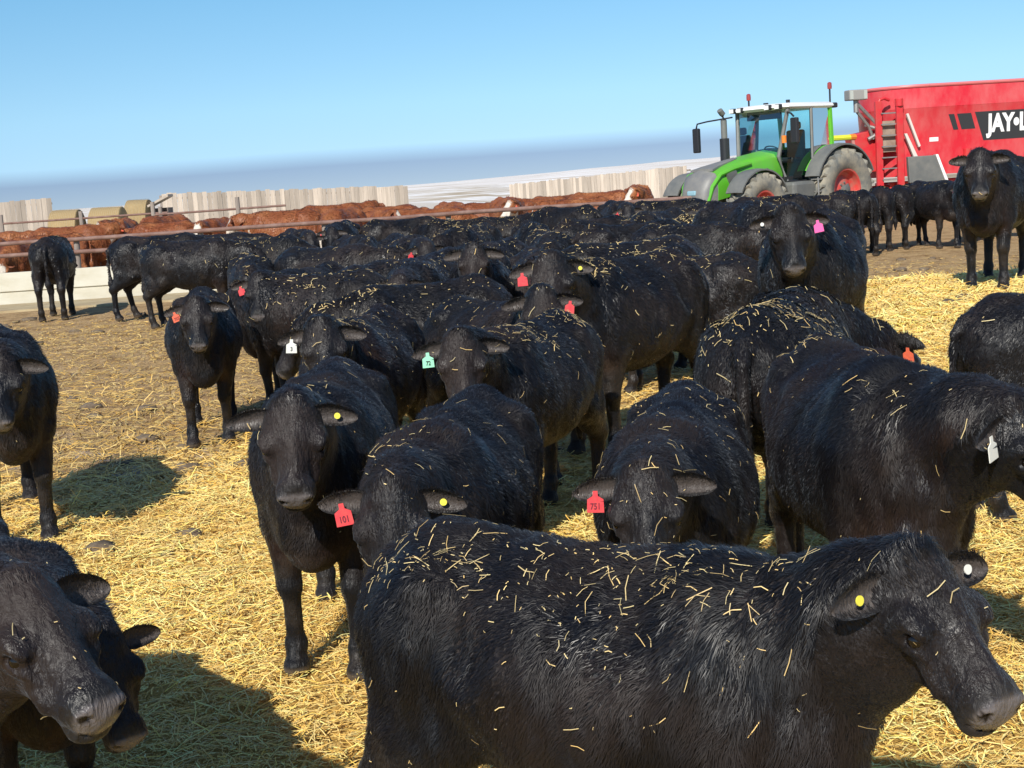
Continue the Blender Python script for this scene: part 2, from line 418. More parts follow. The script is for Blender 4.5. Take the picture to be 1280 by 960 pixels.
    st_ = V * [1.0, 1.0, .35]
    disp = noise3(st_ + [0, 0, 0], 30, seed) * .0035 + noise3(V, 9, seed + 3) * .006 + noise3(V * [1, 1, .6], 18, seed + 5) * .003
    # hair falls into loose vertical locks on neck, shoulder and flank
    V = V + nv * (disp * soft)[:, None]
    nb = len(V)
    # zones: colour + alpha
    col = np.zeros((nb, 4))
    def zone(m, c, a=1.0):
        k = np.clip(m, 0, 1) * a
        col[:, :3] = col[:, :3] * (1 - k[:, None]) + np.array(c) * k[:, None]; col[:, 3] = np.maximum(col[:, 3], k)
    nosez = np.clip((hl[:, 0] - .388) / .012, 0, 1) * np.clip((hl[:, 2] + .122) / .01, 0, 1) * inhead
    ringz = np.clip((hl[:, 0] - .345) / .03, 0, 1) * inhead
    redc = np.array([.40, .22, .17]) if whiteface else None
    if whiteface:
        wf = np.clip((hl[:, 0] - .01 + noise3(V, 20, seed) * .02) / .02, 0, 1) * np.clip((.075 - np.abs(hl[:, 1]) - np.clip(.05 - hl[:, 0], 0, 1) + np.clip(hl[:, 0] - .2, 0, 1)) / .02, 0, 1) * inhead
        zone(wf, (.62, .55, .46))
        zone(nosez, (.50, .28, .24))
    else:
        zone(ringz, (.030, .028, .026), .6)
        zone(nosez, (.13, .115, .112))  # grey nose, its colour lightened to paint in some wet sheen
        nst = np.minimum(np.linalg.norm((hl - [.424, .044, -.066]) / [.024, .014, .011], axis=1), np.linalg.norm((hl - [.424, -.044, -.066]) / [.024, .014, .011], axis=1))
        zone((nst < 1.15).astype(float), (.008, .006, .006))
        chest = np.clip(1 - np.linalg.norm((V - [.42, 0, .56]) / [.30, .3, .22], axis=1), 0, 1) * 1.5
        zone(np.clip(chest + noise3(V, 14, seed + 9) * .4 * (chest > 0), 0, 1), (.040, .018, .012), .8)
        if brown: zone(np.clip(.55 + noise3(V, 3, seed + 61) * .8 - np.clip(V[:, 2] - .95, 0, 1) * 4, 0, 1) * (~inhead), (.038, .020, .0135), brown)
        dn = noise3(V, 5, seed + 21) * .5 + noise3(V, 26, seed + 23) * .5
        zone(np.clip((dn - .28) * 4, 0, 1) * (V[:, 2] < 1.0) * (~inhead), (.045, .033, .024), .35)     # dried mud on the coat
    zone(np.clip((.05 - V[:, 2]) / .015, 0, 1), (.11, .085, .06), .9)
    mudn = noise3(V, 7, seed + 51) * .6 + noise3(V, 22, seed + 52) * .4
    if not whiteface: zone(np.clip((mudn + .15 - np.clip(V[:, 2] - .35, 0, 1) * 1.6) * 3, 0, 1) * (~inhead), (.075, .055, .038), .45)
    # ears
    EV, EQ, EC, ears = [], [], [], []
    off = nb
    for s_ in (-1, 1):
        bd = np.array([-.12 + ear_droop + .22 * r_.random(), s_ * 1.0, -.10 + .12 * r_.random()]); bd /= np.linalg.norm(bd)
        nf = np.array([.50, s_ * .18, .80]); nf -= bd * (nf @ bd); nf /= np.linalg.norm(nf); sd_ = np.cross(bd, nf)
        b0 = np.array([.035, s_ * .062, -.050]); Le = .138; U, Vn = 14, 11
        for sheet in (0, 1):
            for iu in range(U + 1):
                u = iu / U; w = .016 + .028 * math.sin(math.pi * min(1, u * .98 + .03) ** .80) ** .75
                if u > .85: w *= math.sqrt(max(0, 1 - ((u - .85) / .16) ** 2)) * .95 + .05
                for iv in range(Vn):
                    v = -1 + 2 * iv / (Vn - 1)
                    cup = .028 * (1 - v * v) * math.sin(math.pi * (u * .9 + .08))
                    th = (.006 if sheet else 0) * math.sqrt(max(0, 1 - v * v))
                    p = b0 + bd * Le * u + sd_ * w * v - nf * (cup + th) + np.array([0, 0, -.02 * u * u])
                    EV.append(poll + HR @ (p * HS))
                    EC.append((.085, .070, .062, .75) if (sheet == 0 and abs(v) < .75) else (.02, .018, .017, .6))
            o2 = off + (0 if s_ < 0 else 2 * (U + 1) * Vn) + sheet * (U + 1) * Vn
            for iu in range(U):
                for iv in range(Vn - 1):
                    a = o2 + iu * Vn + iv; q = [a, a + 1, a + Vn + 1, a + Vn]
                    EQ.append(q if (sheet == 0) == (s_ < 0) else q[::-1])
        o1 = off + (0 if s_ < 0 else 2 * (U + 1) * Vn); o2 = o1 + (U + 1) * Vn
        bnd = [iu * Vn for iu in range(U + 1)] + [U * Vn + iv for iv in range(1, Vn)] + [iu * Vn + Vn - 1 for iu in range(U - 1, -1, -1)]
        for p, q in zip(bnd, bnd[1:]): EQ.append([o1 + p, o1 + q, o2 + q, o2 + p])
        c_ = b0 + bd * Le * .55 - nf * (.012) + np.array([0, 0, -.006])
        ears.append((poll + HR @ (c_ * HS), HR @ nf, HR @ bd, HR @ sd_))
    V2 = np.concatenate([V, np.array(EV)]); Q2 = np.concatenate([Q, np.array(EQ)]); col2 = np.concatenate([col, np.array(EC)])
    if whiteface: col2[nb:] = (.16, .05, .02, 1)
    me = npmesh('body', V2, Q2, M['red_coat'] if whiteface else M['coat']); me.shade_smooth(); color_attr(me, col2)
    wet = np.zeros(len(V2)); wet[:nb] = nosez; wa_ = me.attributes.new('wet', 'FLOAT', 'POINT'); wa_.data.foreach_set('value', wet.astype(np.float32))
    # nose is wet
    res = dict(body=me, ears=ears)
    # eyes
    res['eyes'] = [H(.182, s_ * .0765, -.061) for s_ in (-1, 1)]
    # ---- hair and straw are scattered over the surface
    Vn_ = vnormals(V2, Q2)
    def sample(n, wfun):
        tri = np.concatenate([Q2[:, [0, 1, 2]], Q2[:, [0, 2, 3]]])
        ar = .5 * np.linalg.norm(np.cross(V2[tri[:, 1]] - V2[tri[:, 0]], V2[tri[:, 2]] - V2[tri[:, 0]]), axis=1)
        w = ar * wfun(V2[tri].mean(1), Vn_[tri].mean(1)); w /= w.sum()
        t = tri[r_.choice(len(tri), n, p=w)]
        a, b_ = r_.random(n), r_.random(n); fl = a + b_ > 1; a[fl] = 1 - a[fl]; b_[fl] = 1 - b_[fl]
        P = V2[t[:, 0]] + (V2[t[:, 1]] - V2[t[:, 0]]) * a[:, None] + (V2[t[:, 2]] - V2[t[:, 0]]) * b_[:, None]
        Nn = Vn_[t[:, 0]]; return P, Nn, t[:, 0]
    def headmask(P):
        h_ = (P - poll) @ HR / HS
        return h_, (h_[:, 0] > -.02) & (np.linalg.norm(h_ - [.2, 0, -.08], axis=1) < .26)
    if hairs:
        P, Nn, vi = sample(hairs, lambda p, n: np.where(p[:, 2] < .3, .35, 1.0))
        h_, ih = headmask(P)
        iear = vi >= nb
        eyed = np.minimum(np.linalg.norm(h_ - [.180, .098, -.056], axis=1), np.linalg.norm(h_ - [.180, -.098, -.056], axis=1))
        keep = ~(ih & (h_[:, 0] > .375)) & (P[:, 2] > .06) & (eyed > .023)
        P, Nn, vi, h_, ih, iear = P[keep], Nn[keep], vi[keep], h_[keep], ih[keep], iear[keep]
        n = len(P)
        flow = np.tile([-.45, 0, -.85], (n, 1)) + 0.0
        top = np.clip((Nn[:, 2] - .5) * 2, 0, 1)[:, None]
        flow = flow * (1 - top) + np.array([-1, 0, 0]) * top
        flow[P[:, 0] > .45] = [-.25, 0, -.95]
        legm = P[:, 2] < .55; flow[legm] = [0, 0, -1]
        flow[ih] = HR @ np.array([-.9, 0, .25])
        nz = np.stack([noise3(P * [1, 1, .5], 11, seed + k) for k in (31, 32, 33)], 1)
        nz2 = np.stack([noise3(P * [1, 1, .45], 38, seed + k) for k in (41, 42, 43)], 1)
        flow = flow + nz * .34 * np.where(ih, .4, 1)[:, None] + nz2 * .26 * np.where(ih, .5, 1)[:, None] + r_.normal(0, .16, (n, 3))
        flow -= Nn * (flow * Nn).sum(1)[:, None]; flow /= np.linalg.norm(flow, axis=1)[:, None] + 1e-9
        ln = hair_l * (.6 + .7 * r_.random(n)) * (1 + .5 * nz[:, 0])
        ln *= np.where(ih, .42, 1); ln = np.where(ih & (h_[:, 0] < .04), hair_l * 1.1, ln); ln = np.where(ih & (h_[:, 0] > .2), ln * .6, ln)
        ln *= np.where(legm & ~iear, .5, 1); ln = np.where(iear, hair_l * .85, ln)
        neckm = (P[:, 0] > .2) & ~ih & ~legm; ln *= np.where(neckm, 1.35, 1)
        lift_ = (.14 + .20 * r_.random(n) + .22 * np.clip(nz2[:, 1], 0, 1)) * np.where(ih, .8, 1)
        sdv = np.cross(flow, Nn); sdv /= np.linalg.norm(sdv, axis=1)[:, None] + 1e-9
        w = hair_w * (.7 + .6 * r_.random(n))
        tip = P + flow * ln[:, None] + Nn * (ln * lift_ * .8)[:, None] + nz2 * (ln * .15)[:, None]
        midp = P + flow * (ln * .5)[:, None] + Nn * (ln * lift_ * .75)[:, None]
        P0 = P - Nn * .002
        HV = np.stack([P0 - sdv * w[:, None], P0 + sdv * w[:, None], midp + sdv * (w * .75)[:, None], midp - sdv * (w * .75)[:, None], tip], 1).reshape(-1, 3)
        i0 = np.arange(n) * 5
        T = np.concatenate([np.stack([i0, i0 + 1, i0 + 2], 1), np.stack([i0, i0 + 2, i0 + 3], 1), np.stack([i0 + 3, i0 + 2, i0 + 4], 1)])
        hm = npmesh('hair_coat', HV, T, M['red_hair'] if whiteface else M['hair'])
        c5 = np.repeat(col2[vi], 5, 0)
        color_attr(hm, c5)
        nn_ = Nn * .8 + sdv * (r_.normal(0, .20, n))[:, None] + flow * (-.15) + nz * .22 + nz2 * .16
        nn_ /= np.linalg.norm(nn_, axis=1)[:, None]
        hm.shade_smooth()
        hm.normals_split_custom_set_from_vertices(np.repeat(nn_, 5, 0))
        res['hair'] = hm
    if straw:
        P, Nn, vi = sample(straw, lambda p, n: np.clip(n[:, 2] - .25, 0, 1) ** 1.5 * (p[:, 2] > .75) * (.02 + np.clip(noise3(p, 3.0, seed + 71) + .15, 0, 1) ** 1.6) + .012 * (p[:, 2] > .5))
        res['straw'] = straw_mesh(P + Nn * .008, Nn, straw_r * .85, r_, 'straw_bits', lmin=.007, lmax=.065, tilt=.2, golden=.5 + .45 * r_.random(len(P)))
    return res

def straw_mesh(P, Nn, rad, r_, name, lmin=.04, lmax=.16, tilt=.35, golden=None):
    n = len(P)
    d = r_.normal(0, 1, (n, 3)); d -= Nn * (d * Nn).sum(1)[:, None]; d /= np.linalg.norm(d, axis=1)[:, None] + 1e-9
    d = d + Nn * np.clip(r_.normal(0, tilt * .6, n), -.3, 1)[:, None]; d /= np.linalg.norm(d, axis=1)[:, None]
    ln = (lmin + (lmax - lmin) * r_.random(n) ** 3.0)[:, None]
    sdv = np.cross(d, Nn); sdv /= np.linalg.norm(sdv, axis=1)[:, None] + 1e-9
    nn = np.cross(sdv, d)
    bend = sdv * (r_.normal(0, .07, n))[:, None] * ln + nn * (np.abs(r_.normal(0, .07, n)))[:, None] * ln
    rd = (rad * (.6 + .7 * r_.random(n)))[:, None] if np.isscalar(rad) else (rad * (.6 + .7 * r_.random(n)))[:, None]
    A, Bm, Cc = P - d * ln * .5, P + bend, P + d * ln * .5
    V = []
    for c_ in (A, Bm, Cc):
        V += [c_ - sdv * rd * .5, c_ + nn * rd * .35, c_ + sdv * rd * .5]
    V = np.stack(V, 1).reshape(-1, 3)
    i0 = np.arange(n) * 9; Q = []
    for a in (0, 3):
        Q += [np.stack([i0 + a, i0 + a + 1, i0 + a + 4, i0 + a + 3], 1), np.stack([i0 + a + 1, i0 + a + 2, i0 + a + 5, i0 + a + 4], 1)]
    me = npmesh(name, V, np.concatenate(Q), M['straw'])
    t = r_.random(n)[:, None]; base = np.array([.88, .50, .095]) * (1 - t) + np.array([.92, .70, .28]) * t
    base = base * (.55 + .6 * r_.random(n))[:, None]
    if name == 'straw_bits': base = base * .75 + np.array([.25, .24, .17]) * .9
    if golden is not None: base = base * golden[:, None]
    color_attr(me, np.concatenate([np.repeat(np.clip(base, 0, .9), 9, 0), np.ones((n * 9, 1))], 1))
    return me

TAGSHAPE = [(-.010, 0), (.010, 0), (.011, -.022), (.034, -.036), (.036, -.092), (-.036, -.092), (-.034, -.036), (-.011, -.022)]
_ico = None
def add_text(body, size, mtl, parent, xscale=1.0, depth=.001, name='lettering'):
    cu = bpy.data.curves.new(name, 'FONT'); cu.body = body; cu.size = size; cu.align_x = 'CENTER'; cu.align_y = 'CENTER'; cu.extrude = depth; cu.offset = size * (.045 if len(body) > 5 else .02)
    to = bpy.data.objects.new('tmp', cu); C.objects.link(to)
    dg = bpy.context.evaluated_depsgraph_get(); me = bpy.data.meshes.new_from_object(to.evaluated_get(dg)); bpy.data.objects.remove(to)
    me.name = name; me.materials.clear(); me.materials.append(mtl)
    for v in me.vertices: v.co.x *= xscale
    o = bpy.data.objects.new(name, me); C.objects.link(o); o.parent = parent
    return o
def ear_tag(root, ear, kind, num=None):
    """ear index 0 = right ear (-y), 1 = left ear; kind 'red' etc or 'yellow_button'"""
    p, nf, bd, sd_ = ear
    if 'rear' in kind: nf = -nf; p = np.array(p) + nf * .02
    p = np.array(p) + np.array(nf) * .008
    colour = kind.split('_')[0]
    zv = np.array([0, 0, -1.0]); nrm_ = nf - zv * (nf @ zv) * .7; nrm_ /= np.linalg.norm(nrm_)
    up = np.array([0, 0, 1.0]) - nrm_ * nrm_[2]; up /= np.linalg.norm(up); xr = np.cross(up, nrm_)
    mb = MB()
    if 'button' in kind:
        poly = [(.015 * math.cos(a), .015 * math.sin(a)) for a in np.linspace(0, 2 * math.pi, 14, endpoint=False)]
    else: poly = TAGSHAPE
    k = .72 if 'button' in kind else .76
    ra = ((p[0] * 977 + p[2] * 353) % 1 - .5) * .6; xr, up = xr * math.cos(ra) + up * math.sin(ra), up * math.cos(ra) - xr * math.sin(ra)
    a = [mb.bm.verts.new(p + xr * (x_ * k) + up * (y_ * k) + nrm_ * .0) for x_, y_ in poly]
    b = [mb.bm.verts.new(p + xr * (x_ * k) + up * (y_ * k) + nrm_ * .003) for x_, y_ in poly]
    n = len(poly)
    for i in range(n): mb.bm.faces.new((a[i], a[(i + 1) % n], b[(i + 1) % n], b[i]))
    mb.bm.faces.new(a[::-1]); mb.bm.faces.new(b)
    o = mb.build('ear_tag', M['tag_' + colour], root)
    o['label'] = '%s %s ear tag' % (colour, 'round button' if 'button' in kind else 'numbered' if num else 'hanging')
    if num:
        t = add_text(num, .028, M['ink' if colour in ('red', 'orange') else 'ink_dark'], o, .8, .0006, 'tag_number')
        c_ = Vector(p + up * -.066 * k + nrm_ * .0042)
        t.matrix_local = Matrix(((xr[0], up[0], nrm_[0], c_[0]), (xr[1], up[1], nrm_[1], c_[1]), (xr[2], up[2], nrm_[2], c_[2]), (0, 0, 0, 1)))
    return o
_eye_me = {}
def make_cow(name, P, label, group=None, tags=(), **kw):
    res = cow_meshes(**kw)
    root = empty(name); tag(root, label, 'cow' if 'cow' in name or 'heifer' in name else 'calf', group)
    o = bpy.data.objects.new('body', res['body']); C.objects.link(o); o.parent = root
    if 'hair' in res:
        o = bpy.data.objects.new('hair_coat', res['hair']); C.objects.link(o); o.parent = root
    if 'straw' in res:
        o = bpy.data.objects.new('straw_bits', res['straw']); C.objects.link(o); o.parent = root; o['kind'] = 'stuff'; o['label'] = 'bits of straw stuck in the coat'
    for e_ in res['eyes']:
        if 'e' not in _eye_me:
            bm = bmesh.new(); bmesh.ops.create_icosphere(bm, subdivisions=3, radius=.0195); me = bpy.data.meshes.new('eye'); bm.to_mesh(me); bm.free(); me.shade_smooth(); me.materials.append(M['eye']); _eye_me['e'] = me
        o = bpy.data.objects.new('eye', _eye_me['e']); C.objects.link(o); o.parent = root; o.location = e_
    for t_ in tags: ear_tag(root, res['ears'][t_[0]], t_[1], t_[2] if len(t_) > 2 else None)
    root['_ears'] = 0
    del root['_ears']
    return root, res
def put(root, X, Yd, heading, h=1.10, z=None):
    root.location = (X, Yd, ground_z(X, Yd) if z is None else z); root.rotation_euler = (0, 0, R(heading)); k = h / 1.10; root.scale = (k, k, k)
def copy_tree(o, parent=None):
    c = o.copy(); C.objects.link(c); c.parent = parent
    for ch in o.children: copy_tree(ch, c)
    return c
def Xp(px, D):                       # sideways position of photo column px at distance D (around eye level)
    return at(px, 224 - .066 * (px - 640) + 1.0 * F_PX / D, D).x

# ------------------------------------------------------------------ ground
def sst(a, b, x):
    t = np.clip((x - a) / (b - a), 0, 1); return t * t * (3 - 2 * t)
def ground_np(X, Y):
    X = np.asarray(X, float); Y = np.asarray(Y, float)
    m = .42 * sst(1.2, 4.2, X) * (1 - sst(9, 14, X)) * sst(6.5, 10.5, Y) * (1 - sst(14.5, 17.5, Y))
    far = -.9 * sst(38, 80, Y) * sst(-9, 2, X) - 6 * sst(110, 600, Y)
    P = np.stack([X, Y, X * 0], -1).reshape(-1, 3)
    near = np.exp(-((Y - 8) / 30) ** 2).ravel()
    b = (noise3(P, 1.1, 1) * .018 + noise3(P, 3.1, 2) * .016 + noise3(P, 8, 3) * .014 * (Y.ravel() < 26)) * near
    return m + far + b.reshape(X.shape)
def ground_z(X, Yd): return float(ground_np(np.array([X]), np.array([Yd]))[0])

def straw_amount(X, Y):
    """how thick the golden bedding lies, 0..1"""
    P = np.stack([X, Y, X * 0], -1)
    n1 = noise3(P, .55, 5) * .5 + noise3(P, 1.7, 6) * .3
    left = 1 - sst(7.2, 11.5, Y + n1 * 2.6 + np.clip(-X - 1, 0, 5) * .25)
    right = sst(.5, 2.2, X + n1) * (1 - sst(14.6, 16.4, Y + n1 * 1.6))
    mid = .8 * (1 - sst(8.5, 12, Y + n1 * 2)) 
    return np.clip(np.maximum(np.maximum(left, right), mid * (X > -2)), 0, 1)

gx = np.unique(np.concatenate([np.arange(-6, 8.01, .06), np.sign(np.linspace(-1, 1, 121)) * np.abs(np.linspace(-1, 1, 121)) ** 4 * 9000, np.arange(-24, 26, .6)]))
gy = np.unique(np.concatenate([np.arange(1, 18.01, .07), np.arange(18, 34, .22), np.arange(34, 120, 2.0), 120 + np.linspace(0, 1, 50) ** 3 * 11000, np.arange(-14, 1, 1.0)]))
GX, GY = np.meshgrid(gx, gy, indexing='ij')
GZ = ground_np(GX, GY)
GV = np.stack([GX, GY, GZ], -1).reshape(-1, 3)
nxg, nyg = GX.shape
ii = (np.arange(nxg - 1)[:, None] * nyg + np.arange(nyg - 1)[None, :]).ravel()
GQ = np.stack([ii, ii + nyg, ii + nyg + 1, ii + 1], 1)
gm = bpy.data.materials.new('pen_ground'); gm.use_nodes = True
t = gm.node_tree; b = t.nodes['Principled BSDF']; n = t.nodes.new; l = t.links.new
za = n('ShaderNodeAttribute'); za.attribute_name = 'zone'; zs = n('ShaderNodeSeparateColor'); l(za.outputs['Color'], zs.inputs[0])
tcn = n('ShaderNodeTexCoord')
def nz_(scale, det=5, rough=.6, stretch=(1, 1, 1), dist=0):
    m_ = n('ShaderNodeMapping'); m_.inputs['Scale'].default_value = stretch; l(tcn.outputs['Object'], m_.inputs[0])
    q = n('ShaderNodeTexNoise'); q.inputs['Scale'].default_value = scale; q.inputs['Detail'].default_value = det; q.inputs['Roughness'].default_value = rough; q.inputs['Distortion'].default_value = dist
    l(m_.outputs[0], q.inputs['Vector']); return q
def ramp(src, stops):
    q = n('ShaderNodeValToRGB'); l(src, q.inputs[0]); el = q.color_ramp.elements
    el[0].position, el[0].color = stops[0][0], (*stops[0][1], 1); el[1].position, el[1].color = stops[-1][0], (*stops[-1][1], 1)
    for p, c_ in stops[1:-1]: x_ = el.new(p); x_.color = (*c_, 1)
    return q
def mix(fac, a, b_, mode='MIX'):
    q = n('ShaderNodeMix'); q.data_type = 'RGBA'; q.blend_type = mode
    if isinstance(fac, (int, float)): q.inputs[0].default_value = fac
    else: l(fac, q.inputs[0])
    l(a, q.inputs[6]); l(b_, q.inputs[7]); return q.outputs[2]
nA = nz_(28, 6, .7, (1, 1, 1), 1.5); nB = nz_(3.0, 5); nC = nz_(60, 4, .7, (1, .35, 1), 2.0); nD = nz_(.022, 6, .6, (1, .5, 1))
straw_c = ramp(nC.outputs[0], [(.30, (.36, .20, .05)), (.46, (.66, .40, .10)), (.62, (.84, .54, .15)), (.8, (.88, .68, .30))])
dirt_c = ramp(nA.outputs[0], [(.30, (.22, .13, .06)), (.46, (.44, .28, .13)), (.58, (.58, .40, .20)), (.76, (.72, .54, .30))])
snow_c = ramp(nD.outputs[0], [(.36, (.36, .28, .18)), (.46, (.56, .48, .38)), (.54, (.70, .66, .60)), (.62, (.84, .82, .80))])
frost = ramp(nB.outputs[0], [(.55, (0, 0, 0)), (.72, (1, 1, 1))])
fv = n('ShaderNodeRGB'); fv.outputs[0].default_value = (.62, .60, .60, 1)
c1 = mix(zs.outputs[0], dirt_c.outputs[0], straw_c.outputs[0])
fm = n('ShaderNodeMath'); fm.operation = 'MULTIPLY'; l(frost.outputs[0], fm.inputs[0]); l(zs.outputs[2], fm.inputs[1])
c1 = mix(fm.outputs[0], c1, fv.outputs[0])
dk = ramp(nB.outputs[0], [(.36, (.62, .56, .50)), (.52, (1, 1, 1))])
c0 = mix(1.0, c1, dk.outputs[0], 'MULTIPLY'); c1 = mix(zs.outputs[0], c0, c1)
c2 = mix(zs.outputs[1], c1, snow_c.outputs[0])
l(c2, b.inputs['Base Color']); b.inputs['Roughness'].default_value = .85; b.inputs['Specular IOR Level'].default_value = .2
bn = n('ShaderNodeBump'); bn.inputs['Strength'].default_value = .9; bn.inputs['Distance'].default_value = .02
l(nC.outputs[0], bn.inputs['Height']); bn2 = n('ShaderNodeBump'); bn2.inputs['Strength'].default_value = .6; bn2.inputs['Distance'].default_value = .04
l(nA.outputs[0], bn2.inputs['Height']); l(bn.outputs[0], bn2.inputs['Normal']); l(bn2.outputs[0], b.inputs['Normal'])
gme = npmesh('ground', GV, GQ, gm); gme.shade_smooth()
sa = straw_amount(GV[:, 0], GV[:, 1])
zc = np.zeros((len(GV), 4)); zc[:, 0] = sa; zc[:, 1] = sst(36, 60, GV[:, 1]); zc[:, 2] = np.exp(-(((GV[:, 0] + 2.7) / 1.3) ** 2 + ((GV[:, 1] - 9.6) / 1.3) ** 2)) + .05 * (1 - sa); zc[:, 3] = 1
color_attr(gme, np.clip(zc, 0, 1))
go = bpy.data.objects.new('ground', gme); C.objects.link(go); tag(go, kind='structure')

# distant snow-streaked rise
hm_ = mat('snowy_plain', (.84, .81, .78), .9, var=(.0035, (.46, .37, .27), .9, (1, 6, 1)))
HX = np.linspace(-3500, 4500, 160); HV = []; HQ = []
prof = [(2200, -12), (2600, .45), (3200, .8), (4200, 1.0), (5200, .4)]
for j, (yy, k_) in enumerate(prof):
    for x_ in HX:
        hgt = 2 + 34 * sst(-900, 1300, x_) + 6 * float(noise3([[x_, yy, 0]], .002, 8)[0]) + 2.5 * float(noise3([[x_, yy, 0]], .009, 8)[0])
        HV.append((x_, yy, -12 if k_ == -12 else -8 + hgt * k_))
for j in range(len(prof) - 1):
    for i in range(len(HX) - 1):
        a = j * len(HX) + i; HQ.append((a, a + 1, a + 1 + len(HX), a + len(HX)))
ho = meshobj('hills', HV, HQ, hm_, smooth=True); tag(ho, kind='structure')

# loose straw on the ground
def scatter(n, dmin, dmax, power, rad, name, lmin, lmax, tilt, thr=.12):
    u = rng.random(n * 3); D = dmin + (dmax - dmin) * u ** power
    X = (rng.random(n * 3) - .5) * 2 * (.42 * D + .3)
    sa_ = straw_amount(X, D)
    k = rng.random(n * 3) < np.maximum(sa_, thr * (1 - (sst(9, 15.5, D) if thr < .4 else sst(18, 24, D)))); X, D, sa_ = X[k][:n], D[k][:n], sa_[k][:n]
    Z = ground_np(X, D)
    P = np.stack([X, D, Z + .004 + rng.random(len(X)) * .03], 1)
    Nn = np.tile([0, 0, 1.0], (len(X), 1)) + rng.normal(0, .15, (len(X), 3)); Nn /= np.linalg.norm(Nn, axis=1)[:, None]
    g = .74 + .46 * sa_ + .15 * noise3(P, 1.5, 12)
    me = straw_mesh(P, Nn, rad(D), rng, name, lmin, lmax, tilt, g)
    o = bpy.data.objects.new(name, me); C.objects.link(o); return o
o = scatter(95000, 2.3, 8.8, .75, lambda D: .0022 + .00040 * D, 'loose_straw', .02, .15, .3)
tag(o, 'loose golden straw strewn over the pen floor in the foreground', 'straw', kind='stuff')
o = scatter(60000, 8.0, 17.5, .9, lambda D: .003 + .0005 * D, 'straw_bedding', .05, .26, .5, .2)
tag(o, 'golden straw bedding heaped on the mound at the right and spread behind the front cattle', 'straw', kind='stuff')
o = scatter(45000, 8.5, 24, .9, lambda D: .0024 + .00035 * D, 'trampled_straw', .03, .12, .2, .5)
tag(o, 'trampled brownish straw bits scattered thinly over the bare ground at mid left', 'straw', kind='stuff')
# manure clods
cv, cq = [], []
for k in range(150):
    D = random.uniform(4, 24); X = random.uniform(-.38, .38) * D; s_ = random.uniform(.015, .06) * (1 + D / 30)
    if k < 6: X, D, s_ = [(-2.15, 9.0, .07), (-2.0, 9.05, .055), (-1.78, 9.1, .06), (-2.3, 8.9, .05), (-2.6, 8.85, .045), (.95, 7.0, .1)][k]
    bm = bmesh.new(); bmesh.ops.create_icosphere(bm, subdivisions=2, radius=1); b0 = len(cv)
    for v in bm.verts:
        q = v.co * (1 + .25 * random.uniform(-1, 1)); cv.append((X + q.x * s_ * 1.4, D + q.y * s_, ground_z(X, D) + q.z * s_ * .55 + s_ * .2))
    for f_ in bm.faces: cq.append([b0 + v.index for v in f_.verts])
    bm.free()
o = meshobj('dirt_clods', cv, cq, mat('manure', (.10, .07, .045), .9, var=(20, (.22, .17, .11), .8), bump=.5), smooth=True)
tag(o, 'small brown clods of manure and frozen dirt scattered on the pen floor', 'dirt', kind='stuff')

# ------------------------------------------------------------------ feed bunk and pipe fence
M['concrete'] = mat('concrete', (.52, .49, .40), .85, var=(1.3, (.42, .38, .28), .8, (1, 1, 3)), bump=.15)
M['pipe'] = mat('rusty_pipe', (.15, .075, .055), .75, var=(5, (.24, .15, .12), .9), bump=.1)
M['post'] = mat('weathered_post', (.30, .25, .21), .85, var=(6, (.18, .15, .13), .9, (1, 1, .2)), bump=.3)
FY = 26.6
bk = empty('feed_bunk', (0, FY, 0)); tag(bk, 'long pale concrete feed bunk running under the rusty pipe fence', 'feed bunk')
x0, x1 = -16, 3.2
nseg = 8; sw = (x1 - x0) / nseg
for i in range(nseg):
    xa = x0 + i * sw + .01; xb = x0 + (i + 1) * sw - .01
    mb = MB()
    rings = []
    for x_ in (xa, xb): rings.append([(x_, -.06, -.02), (x_, -.0, .26), (x_, -.035, .27), (x_, .04, .62), (x_, .16, .62), (x_, .24, .22), (x_, .62, .20), (x_, .70, .50), (x_, .80, .50), (x_, .84, -.02)])
    mb.loft(rings); mb.build('bunk_section', M['concrete'], bk, bevel=.012)
mb = MB(); mb.box(((x0 + x1) / 2, -1.0, .012), (x1 - x0, 1.7, .06)); mb.build('apron', mat('apron', (.42, .34, .20), .9, var=(3, (.30, .22, .12), .9, (1, 1, 1)), bump=.3), bk)
fn = empty('pipe_fence', (0, FY + .1, 0)); tag(fn, 'rusty two rail pipe fence standing over the concrete feed bunk', 'fence')
for zz, rr_ in ((1.17, .042), (.93, .042)):
    mb = MB(); mb.tube([(x_, random.uniform(-.01, .01), zz + random.uniform(-.012, .012)) for x_ in np.arange(x0, 3.6, 1.4)], rr_, 10); mb.build('rail', M['pipe'], fn, smooth=True)
for i, x_ in enumerate(np.arange(x0 + .9, 3.6, 2.35)):
    mb = MB(); mb.tube([(x_ - .02, .09, 0), (x_ + .01, .09, 1.2)], .055, 10); mb.build('post', M['post'], fn, smooth=True)
# inner pen fence behind the red cattle, left
for nm, yy, xa, xb, lab in (('pen_fence', 41, -19, -9.6, 'thin dark pipe pen fence in front of the round bales at far left'), ('pen_fence', 38.5, -9.4, -5.8, 'low brown pipe pen fence under the left end of the long windbreak')):
    pf = empty(nm, (0, yy, 0)); tag(pf, lab, 'fence')
    for zz in (1.42, 1.12, .8):
        mb = MB(); mb.tube([(xa, 0, zz), (xb, 0, zz + .02)], .03, 8); mb.build('rail', M['pipe'], pf, smooth=True)
    for x_ in np.arange(xa, xb + .01, 2.3):
        mb = MB(); mb.tube([(x_, 0, -.1), (x_, 0, 1.55 + random.uniform(0, .25))], .06, 8); mb.build('post', M['post'], pf, smooth=True)

